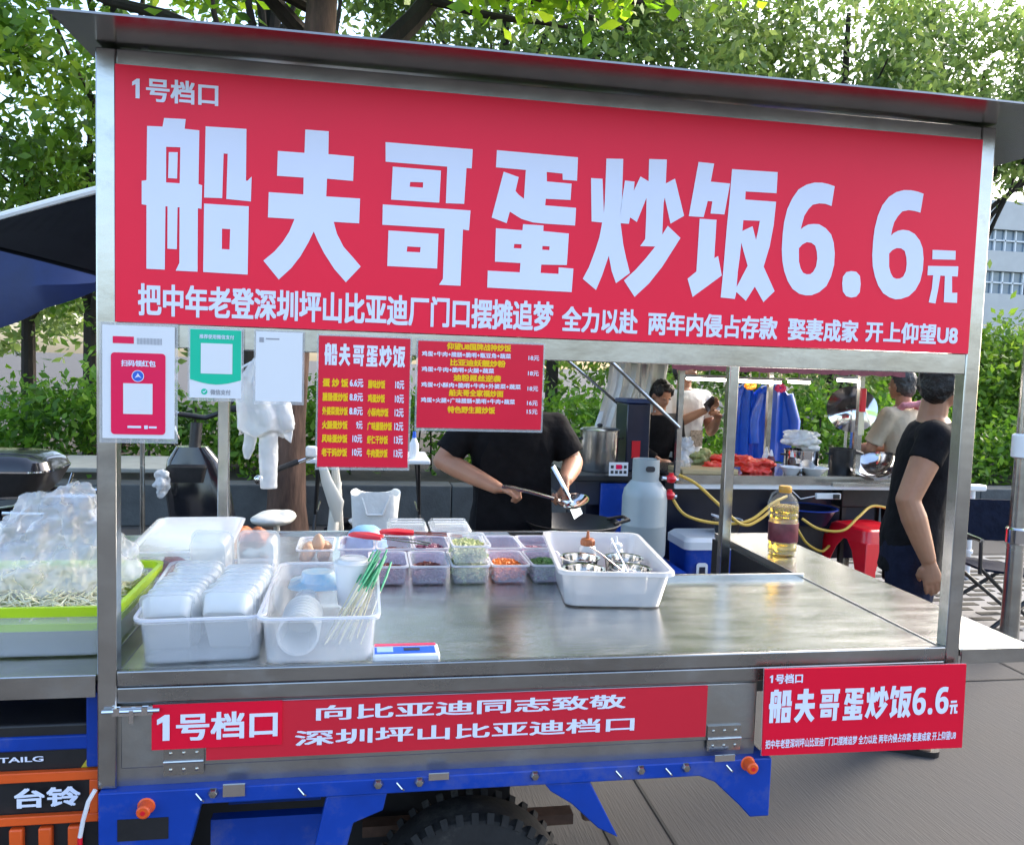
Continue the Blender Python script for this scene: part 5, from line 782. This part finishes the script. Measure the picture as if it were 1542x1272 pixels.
for i,(x,z,l) in enumerate(((2.43,.965,'upper red gas regulator beside the cylinder'),(2.425,.86,'lower red gas regulator beside the cylinder'))):
    t=thing('gas_regulator',l,'regulator',(x,3.15,z)); obj('body',MB().lathe([(.0001,-.028),(.022,-.026),(.032,-.01),(.036,.0),(.030,.014),(.016,.022),(.016,.034),(.0001,.036)],(x,3.15,z),18,'z'),'red_plastic',t); obj('nut',MB().tube([(x-.06,3.15,z),(x+.045,3.15,z-.01)],.014,8),'chrome',t)
def hose(label,pts,r=.010):
    P_=[Vector(p) for p in pts]; out=[]
    for i in range(len(P_)-1):
        p0,p1,p2,p3=P_[max(i-1,0)],P_[i],P_[i+1],P_[min(i+2,len(P_)-1)]
        for k in range(8): q=k/8; out.append(.5*((2*p1)+(p2-p0)*q+(2*p0-5*p1+4*p2-p3)*q*q+(3*p1-p0-3*p2+p3)*q**3))
    out.append(P_[-1]); o=obj('gas_hose',MB().tube(out,r,8),'hose'); tag(o,label,'hose','yellow gas hoses between the stalls')
hose('yellow hose sagging from the lower regulator toward the oil bottle',[(2.45,3.15,.83),(2.52,3.1,.74),(2.72,3.1,.69),(2.95,3.12,.70),(3.15,3.2,.80),(3.30,3.3,.83)])
hose('yellow hose slanting down from the upper regulator',[(2.50,3.2,.98),(2.60,3.15,.93),(2.75,3.12,.80),(2.90,3.1,.68),(3.05,3.15,.71),(3.22,3.25,.80)])
hose('yellow hose running right of the oil bottle to the wok stove',[(3.42,3.3,.68),(3.52,3.25,.62),(3.66,3.2,.62),(3.80,3.25,.70),(3.95,3.33,.76),(4.10,3.34,.74)],.009)
hose('yellow hose dropping behind the red stool',[(3.42,3.35,.60),(3.50,3.36,.50),(3.62,3.38,.44),(3.72,3.45,.46)],.009)
# cooler, bowl, stool, basin
t=thing('cooler_box','blue cooler box with white lid beside the gas cylinder','cooler',(2.75,3.35,0)); obj('body',MB().loft([rrect(2.78,3.35,.18,.40,.32,.04),rrect(2.78,3.35,.50,.43,.34,.04)]),'blue_paint',t); obj('lid',MB().loft([rrect(2.78,3.35,.501,.45,.36,.05),rrect(2.78,3.35,.55,.45,.36,.05),rrect(2.78,3.35,.575,.40,.31,.05)]),'white_plastic',t); m=MB(); m.loft([[(x,3.166,z+.37) for x,z,_ in rrect(2.67,0,0,.075,.10,.02)],[(x,3.158,z+.37) for x,z,_ in rrect(2.67,0,0,.075,.10,.02)]]); h_=obj('latch_plate',m,'white_plastic',t); obj('latch_slot',MB().box(2.65,2.69,3.155,3.1575,.345,.395),'navy',h_); obj('base',MB().box(2.58,2.98,3.2,3.5,.0,.18),'black_plastic',t)
t=thing('black_bowl','black bowl with a white handle on the cooler lid','bowl',(2.90,3.32,.575)); obj('bowl',MB().lathe([(.0001,0),(.07,0),(.095,.09),(.088,.09),(.065,.008),(.0001,.008)],(2.90,3.33,.576),26),'black_plastic',t); obj('rim',MB().tube([(2.90+.10*math.cos(a),3.33+.10*math.sin(a),.668+.03*max(0,-math.cos(a))) for a in [2*math.pi*k/24 for k in range(25)]],.006,6),'white_wire',t)
t=thing('plastic_stool','red plastic stool with arched legs standing behind the right shelf','stool',(3.97,3.40,0),rz=rad(12),local=True); t.scale=(1.12,1.12,1.16)
def sq(z,w_): return rrect(0,0,z,w_,w_,.045,6)
m=MB(); m.loft([sq(.50,.335),sq(.525,.325),sq(.535,.30),sq(.537,.27),sq(.531,.25)]); obj('seat',m,'red_plastic',t); m=MB(); m.loft([sq(.46,.35),sq(.50,.336),sq(.5,.325),sq(.46,.338),sq(.46,.35)],cap=False); obj('skirt',m,'red_plastic',t)
lo=lambda z: .175+.055*(.46-z)/.46
for sx in (-1,1):
    for sy in (-1,1):
        m=MB(); rings=[]
        for z,wd in ((0,.075),(.30,.085),(.40,.115),(.46,.16)):
            a=lo(z); rings.append([(sx*a,sy*a,z),(sx*(a-wd),sy*a,z),(sx*(a-wd),sy*(a-.012),z),(sx*(a-.012),sy*(a-.012),z),(sx*(a-.012),sy*(a-wd),z),(sx*a,sy*(a-wd),z)])
        m.loft(rings); obj('leg',m,'red_plastic',t,bevel=.004)
t=thing('wash_basin','navy plastic basin hanging low under the far counter','basin',(3.55,3.5,.62)); obj('basin',MB().lathe([(.0001,0),(.13,0),(.19,.11),(.20,.112),(.18,.108),(.125,.008),(.0001,.008)],(3.60,3.55,.60),28),'navy',t); obj('stand',MB().box(3.5,3.7,3.5,3.6,.0,.599),'black_plastic',t); obj('rim',MB().lathe([(.19,.111),(.204,.111),(.204,.118),(.19,.118),(.19,.111)],(3.60,3.55,.60),28),'blue_paint',t)
t=thing('power_strip','white power strip hanging under the far counter','power strip',(3.62,3.38,.82)); obj('case',MB().box(3.56,3.74,3.37,3.40,.80,.84),'white_plastic',t,bevel=.005); obj('cord',MB().tube([(3.56,3.385,.82),(3.45,3.385,.80),(3.38,3.39,.86)],.004,6),'white_wire',t); obj('plug',MB().box(3.68,3.72,3.355,3.3695,.805,.835),'black_plastic',t)
# ================= LEFT BACKGROUND =================
def scoot(label,x,y,m_,rz):
    t=thing('scooter',label,'scooter',(x,y,0),rz=rz,local=True); return t
t=scoot('black scooter with a tall leg shield parked before the hedge',-.43,3.35,'black_gloss',rad(0))
sh=MB(); sh.loft([[(cx+w_*math.copysign(abs(math.cos(a))**.6,math.cos(a)),cy+.06*math.sin(a),z) for a in [2*math.pi*k/20 for k in range(20)]] for z,w_,cx,cy in ((.28,.10,.06,.0),(.45,.15,.05,-.01),(.68,.19,.02,-.02),(.90,.185,-.02,.0),(1.02,.15,-.04,.02),(1.10,.09,-.05,.03))]); obj('leg_shield',sh,'black_gloss',t)
obj('glove_box',MB().loft([rrect(-.07,-.07,.90,.20,.06,.02),rrect(-.06,-.08,.99,.22,.05,.02),rrect(-.06,-.06,1.0,.2,.04,.02)]),'black_plastic',t); obj('steering_column',MB().tube([(-.04,.03,1.05),(-.03,.05,1.24)],.035,12),'black_plastic',t)
hb=MB(); hb.tube([(-.30,-.12,1.26),(-.16,.0,1.30),(.02,.05,1.27),(.18,.03,1.33),(.32,-.05,1.33)],.016,10); k=obj('handlebar',hb,'black_plastic',t); obj('grip',MB().tube([(.18,.03,1.33),(.33,-.055,1.33)],.022,10),'rubber',k); obj('grip',MB().tube([(-.30,-.12,1.26),(-.18,-.015,1.295)],.022,10),'rubber',k)
for s,(mx_,mz) in ((-1,(-.50,1.235)),): obj('mirror',MB().ball((mx_,.0,mz),(.052,.02,.03)),'chrome',t); obj('mirror_stem',MB().tube([(-.12,.0,1.30),(-.3,.02,1.36),(mx_,.01,mz+.02)],.006,8),'chrome',t)
obj('brake_lever',MB().tube([(-.2,-.04,1.26),(-.13,-.06,1.22),(-.11,-.05,1.15)],.007,8),'chrome',t)
def swheel(x,y,r=.21):
    m=MB(); m.lathe([(r*.6,-.035),(r*.88,-.045),(r,-.02),(r,.02),(r*.88,.045),(r*.6,.035),(r*.6,-.035)],(x,y,r),30,'x'); k=obj('wheel',m,'rubber',t); obj('rim',MB().lathe([(.0001,-.03),(r*.6,-.035),(r*.6,.035),(.0001,.03)],(x,y,r),20,'x'),'steel_panel',k)
swheel(.06,.28); swheel(.06,-.85); obj('floor_board',MB().loft([rrect(.06,-.45,.27,.28,.8,.06),rrect(.06,-.45,.33,.30,.82,.06)]),'black_plastic',t); obj('seat',MB().loft([rrect(.06,-.75,.55,.24,.55,.08),rrect(.06,-.75,.62,.28,.6,.08),rrect(.06,-.75,.66,.22,.5,.08)]),'rubber',t); obj('rear_body',MB().loft([rrect(.06,-.78,.33,.24,.5,.06),rrect(.06,-.78,.55,.26,.56,.06)]),'black_gloss',t); obj('front_fork',MB().tube([(.06,.06,.5),(.06,.26,.22)],.035,10),'black_plastic',t)
o=obj('plastic_bag',crumple((-.62,3.22,.90),(.06,.05,.085),.007,.04,.03,21,14),'bag_white'); tag(o,'small white bag hanging from the black scooter','bag')
# second scooter at the far left with a top case and rack
t=scoot('dark scooter with chromed rack at the left edge of the view',-1.0,1.95,'black_gloss',0)
obj('rear_rack',MB().tube([(-.35,.0,1.00),(.10,-.02,1.035),(.30,-.02,1.035),(.40,0,1.03),(.415,.05,1.0),(.39,.18,1.03),(.0,.2,1.04)],.013,10),'chrome',t); obj('tail_body',MB().loft([[(x,cy+.13*math.cos(a),cz+.09*math.sin(a)) for a in [2*math.pi*k/16 for k in range(16)]] for x,cy,cz in ((-.6,.1,.84),(0,.1,.88),(.3,.1,.93),(.38,.1,.95))]),'black_gloss',t); obj('tail_light',MB().ball((.40,.06,.925),(.03,.06,.028)),'chrome',t); obj('grab_bar',MB().tube([(.05,0,.96),(.25,0,.955),(.40,.02,.965)],.012,8),'chrome',t)
for x in (.05,-1.0): m=MB(); m.lathe([(.13,-.035),(.2,-.045),(.23,-.02),(.23,.02),(.2,.045),(.13,.035),(.13,-.035)],(x,.1,.23),28,'y'); k=obj('wheel',m,'rubber',t); obj('rim',MB().lathe([(.0001,-.03),(.13,-.035),(.13,.035),(.0001,.03)],(x,.1,.23),18,'y'),'steel_panel',k)
obj('frame',MB().box(-1.0,.1,.02,.18,.35,.78),'black_plastic',t,bevel=.03); obj('shock',MB().tube([(.05,.0,.25),(-.05,.0,.8)],.02,8),'chrome',t)
tc_=thing('top_case','glossy black scooter top case with a pale seam and dark lid','top case',(-.95,1.95,1.04),local=True)
def xr(z,w_,d,x0=0): return rrect(x0,0.05,z,w_,d,.09,6)
obj('base',MB().loft([xr(.005,.34,.28,-.02),xr(.04,.38,.32,-.01),xr(.105,.425,.36)]),'black_plastic',tc_); obj('seam',MB().loft([xr(.1055,.432,.366),xr(.112,.432,.366)]),'chrome',tc_); obj('lid',MB().loft([xr(.1125,.425,.36),xr(.145,.41,.345,-.005),xr(.172,.35,.29,-.015),xr(.18,.25,.2,-.02)]),'black_gloss',tc_)
# hung white clothes, saddle bike
t=thing('hanging_raincoat','thin white raincoat hanging in folds before the tree trunk','raincoat',(-.03,3.0,.9))
rr=[]
for z,w_,cx in ((1.62,.04,-.05),(1.52,.10,-.05),(1.40,.145,-.03),(1.28,.155,-.01),(1.22,.150,-.02)): rr.append([(cx+w_*math.cos(a)*(1+.08*math.sin(6*a+z*9)),3.0+.06*math.sin(a)*(1+.4*math.sin(5*a+z*7)),z+.025*math.sin(4*a)+(-.03 if math.cos(a)>.6 else 0)) for a in [2*math.pi*q/44 for q in range(44)]])
cm_=MB().loft(rr)
for pts,r_ in (([(.0,3.0,1.30),(.0,3.0,1.1),(.005,2.99,.91)],[.052,.054,.046]),([(-.09,3.02,1.28),(-.11,3.02,1.13),(-.12,3.02,1.07)],[.040,.034,.016]),([(.06,2.98,1.40),(.10,2.97,1.30),(.115,2.97,1.24)],[.05,.045,.03])): cm_.tube(pts,r_,14,flat=.8)
obj('cape',remesh(cm_,.006,6,.012,.05),mat('thin_white_film',(.80,.81,.82),.3,0,.04,5,.6,26,alpha=.62),t)
obj('hanger',MB().tube([(-.15,3.0,1.58),(-.05,3.0,1.64),(.05,3.0,1.58)],.007,8),'white_plastic',t); obj('hanger_cord',MB().tube([(-.05,3.0,1.64),(-.05,2.95,2.2),(-.04,1.42,2.205)],.003,6),'white_wire',t)
t=thing('electric_bicycle','cream electric bicycle with a wide saddle parked by the tree trunk','bicycle',(.2,3.3,0))
sd_=MB(); sd_.ball((.06,2.66,.798),(.115,.10,.034)); sd_.ball((.07,2.69,.806),(.100,.075,.038)); sd_.ball((.13,2.68,.812),(.055,.07,.034))
obj('saddle',remesh(sd_,.008,6),'cream',t); obj('seat_post',MB().tube([(.08,2.68,.78),(.10,2.72,.45)],.016,10),'cream',t); obj('frame',MB().tube([(.10,2.72,.45),(.2,3.1,.32),(.33,3.55,.42),(.36,3.62,.86)],[.03,.04,.04,.03],12),'cream',t)
obj('fork',MB().tube([(.34,3.60,1.0),(.36,3.62,.80),(.40,3.80,.25)],[.022,.03,.018],10),'cream',t); hb=MB(); hb.tube([(.05,3.48,.97),(.22,3.56,1.03),(.40,3.60,1.04),(.62,3.6,1.0)],.012,10); obj('handlebar',hb,'chrome',t); obj('grip',MB().tube([(-.03,3.45,.945),(.12,3.51,1.0)],.018,10),'rubber',t); obj('display',MB().box(.165,.235,3.52,3.57,1.025,1.095),'white_plastic',t,bevel=.012); obj('leg_panel',MB().tube([(.26,3.5,1.02),(.30,3.5,.88),(.36,3.5,.74),(.37,3.52,.62)],[.02,.035,.05,.02],12,flat=.4),'cream',t)
for x,y in ((.10,2.55),(.40,3.80)): m=MB(); m.lathe([(.155,-.02),(.185,-.025),(.2,0),(.185,.025),(.155,.02),(.155,-.02)],(x,y,.2),30,'x'); k=obj('wheel',m,'rubber',t); obj('rim',MB().lathe([(.0001,-.015),(.155,-.02),(.155,.02),(.0001,.015)],(x,y,.2),20,'x'),'steel_panel',k)
obj('headlight',MB().ball((-.10,3.4,.90),(.03,.02,.03)),'chrome',t)
# tables, bags, clutter
def ftable(label,x0,x1,y0,y1,z,m_='white_plastic'):
    t=thing('folding_table',label,'table',((x0+x1)/2,(y0+y1)/2,0)); obj('top',MB().box(x0,x1,y0,y1,z-.035,z),m_,t,bevel=.008)
    for sx in (0,1):
        X=x0+.08 if sx==0 else x1-.08
        for q in (0,1): obj('leg',MB().tube([(X,y0+.1 if q==0 else y1-.1,z-.04),(X+(.05 if sx else -.05),y1-.1 if q==0 else y0+.1,.0)],.012,8),'black_plastic' if m_=='white_plastic' else 'steel',t)
        obj('stretcher',MB().tube([(X,y0+.1,z*.55),(X,y1-.1,z*.55)],.008,6),'steel',t)
ftable('white folding table with black legs left of the cook',.10,1.02,4.5,5.1,.90); ftable('grey folding table behind the scooters at the left',-1.85,-.75,4.7,5.5,.79,mat('grey_table_top',(.24,.25,.23),.6))
for i,(x,l) in enumerate(((.80,'small white bottle on the left folding table by the cook'),(.90,'tall white bottle on the folding table by the cook'))): t=thing('spray_bottle',l,'bottle',(x,4.6,.90)); obj('body',MB().lathe([(.0001,0),(.035,0),(.037,.01),(.037,.09+.02*i),(.015,.13+.03*i),(.0001,.13+.03*i)],(x,4.6,.90),18),'white_plastic',t); obj('cap',MB().lathe([(.0001,.13+.03*i),(.016,.13+.03*i),(.012,.17+.04*i),(.0001,.17+.04*i)],(x,4.6,.90),14),'blue_print',t)
t=thing('tote_bag','off white cloth shopping bag standing open behind the counter','bag',(.60,3.2,.0)); rr=[]
for z,w_,d in ((.36,.10,.07),(.45,.115,.08),(.62,.13,.09),(.80,.135,.09),(.86,.14,.085),(.855,.13,.075),(.7,.12,.075),(.5,.1,.06)): rr.append([(.60+w_*math.copysign(abs(math.cos(a))**.6,math.cos(a))+.008*math.sin(5*a+z*9),3.2+d*math.copysign(abs(math.sin(a))**.6,math.sin(a)),z+.014*math.sin(3*a)*(z>.75)) for a in [2*math.pi*k/32 for k in range(32)]])
obj('bag',MB().loft(rr),'white_cloth',t); obj('handle',MB().tube([(.52,3.12,.84),(.55,3.10,.74),(.64,3.10,.74),(.68,3.12,.85)],.007,8),'white_cloth',t); obj('stand',MB().box(.48,.72,3.1,3.3,0,.36),'black_plastic',t)
R=random.Random(31)
for i,l in enumerate(('crumpled dark cloth at the foot of the tree trunk','crumpled pale paper at the foot of the tree trunk')): o=obj('crumpled_cloth' if i==0 else 'crumpled_paper',crumple((.38+.16*i,3.9,.52+.02*i),(.12,.09,.06),.009,.06,.05,40+i,14),'black_cloth' if i==0 else 'bag_white'); tag(o,l,'rubbish')
t=thing('bench','low black bench holding crumpled cloth and paper','bench',(.45,3.9,0)); obj('top',MB().box(.2,.75,3.75,4.05,.43,.46),'black_plastic',t,bevel=.006); [obj('leg',MB().box(x,x+.03,y,y+.03,0,.43),'black_plastic',t) for x in (.22,.70) for y in (3.77,4.0)]
# canopy at the left
t=thing('canopy','blue and black market canopy with a pale edge at the left','canopy',(-1.9,3.1,0)); k=24
def cv(a,b,ys,n=k): return [(a[0]+(b[0]-a[0])*i/n,ys+.05*math.sin(i*.5),a[1]+(b[1]-a[1])*i/n+.025*math.sin(math.pi*i/n)) for i in range(n+1)]
top=cv((-2.6,2.36),(-.80,2.02),2.75); lip=cv((-2.6,1.60),(-.80,1.97),2.70); 
for i in range(k+1): u=i/k; lip[i]=(lip[i][0],lip[i][1],1.79+.357*(lip[i][0]+1.25)-.05*math.sin(math.pi*u*1.0)-.012*abs(math.sin(i*.9)))
sh=MB(); sh.loft([top,[((a[0]+b[0])/2,(a[1]+b[1])/2-.05,(a[2]+b[2])/2) for a,b in zip(top,lip)],lip,[(x,y+.02,z+.004) for x,y,z in lip],[(x,y+.03,z) for x,y,z in top]],cap=False,closed=False); obj('valance',sh,'awning_blue',t)
rt_=cv((-2.6,1.9),(-.72,2.62),3.3); sh=MB(); sh.loft([[(x,y,z-.002) for x,y,z in top],[(x,3.28,z-.01) for x,y,z in rt_],[(x,3.29,z) for x,y,z in rt_],[(x,y+.01,z+.02) for x,y,z in top]],cap=False,closed=False); obj('dark_lining',sh,'awning_black',t)
obj('pale_edge',MB().tube([(x,3.29,z+.012) for x,y,z in rt_],.030,10,flat=.9),'white_cloth',t)
for y in (2.72,3.3): obj('pole',MB().tube([(-2.55,y,0),(-2.55,y,2.1)],.02,10),'steel',t)
obj('pole',MB().tube([(-.74,3.3,0),(-.74,3.3,2.6)],.014,10),'steel',t)
# ================= RIGHT EDGE =================
t=thing('camp_chair','folding camp chair with dark fabric seat and black crossed legs','chair',(4.75,3.1,0))
obj('seat',MB().loft([[(4.5,2.95,.42),(5.0,2.85,.36),(5.05,3.3,.36),(4.55,3.4,.42)],[(4.5,2.95,.405),(5.0,2.85,.345),(5.05,3.3,.345),(4.55,3.4,.405)]]),'navy_cloth',t); obj('backrest',MB().loft([[(4.52,3.38,.52),(5.05,3.30,.52),(5.08,3.36,.80),(4.55,3.44,.80)],[(4.52,3.395,.52),(5.05,3.315,.52),(5.08,3.375,.80),(4.55,3.455,.80)]]),'navy_cloth',t)
for a,b in (((4.50,2.95,.42),(4.98,3.0,.02)),((5.0,2.86,.38),(4.55,2.9,.02)),((4.55,3.40,.42),(5.05,3.3,.02)),((5.05,3.3,.36),(4.58,3.42,.02))): obj('leg',MB().tube([a,b],.014,8),'black_plastic',t)
obj('arm_rest',MB().tube([(4.50,2.95,.60),(4.54,3.40,.62)],.016,8),'chrome',t); obj('arm_rest',MB().tube([(5.0,2.86,.60),(5.06,3.32,.62)],.016,8),'chrome',t)
for x,y in ((4.5,2.95),(4.545,3.42),(5.0,2.86),(5.06,3.36)): obj('upright',MB().tube([(x,y,.38),(x,y+.01,.80 if y>3.2 else .6)],.012,8),'black_plastic',t)
t=thing('sign_stand','steel pole with a pale green sign at the right edge of the view','sign stand',(4.42,2.6,0)); obj('pole',MB().tube([(4.44,2.6,.0),(4.435,2.6,1.22),(4.43,2.6,2.0)],[.055,.04,.03],16),'steel',t); obj('clamp',MB().lathe([(.056,.66),(.064,.67),(.064,.75),(.056,.76)],(4.44,2.6,0),18),'chrome',t); obj('sleeve',MB().lathe([(.045,1.18),(.06,1.19),(.06,1.32),(.045,1.33)],(4.435,2.6,0),18),'white_plastic',t); obj('panel',MB().box(4.375,4.9,2.54,2.56,1.70,1.96),'light_green',t)
t=thing('white_post','white plastic barrier post standing before the planter wall','post',(5.40,4.2,0)); obj('post',MB().tube([(5.42,4.2,0),(5.42,4.2,.74)],.022,12),'white_plastic',t); obj('head',MB().box(5.34,5.52,4.16,4.24,.74,.79),'white_plastic',t,bevel=.012); [obj('collar',MB().lathe([(.022,z),(.034,z+.004),(.034,z+.03),(.022,z+.034)],(5.42,4.2,0),14),'white_plastic',t) for z in (.22,.40,.58)]
ob=thing('litter','pale crumpled paper scrap on the paving by the navy trousers','litter',(4.2,3.1,0)); bpy.data.objects.remove(ob)
for o in list(bpy.data.objects):
    if 'world' in o: del o['world']
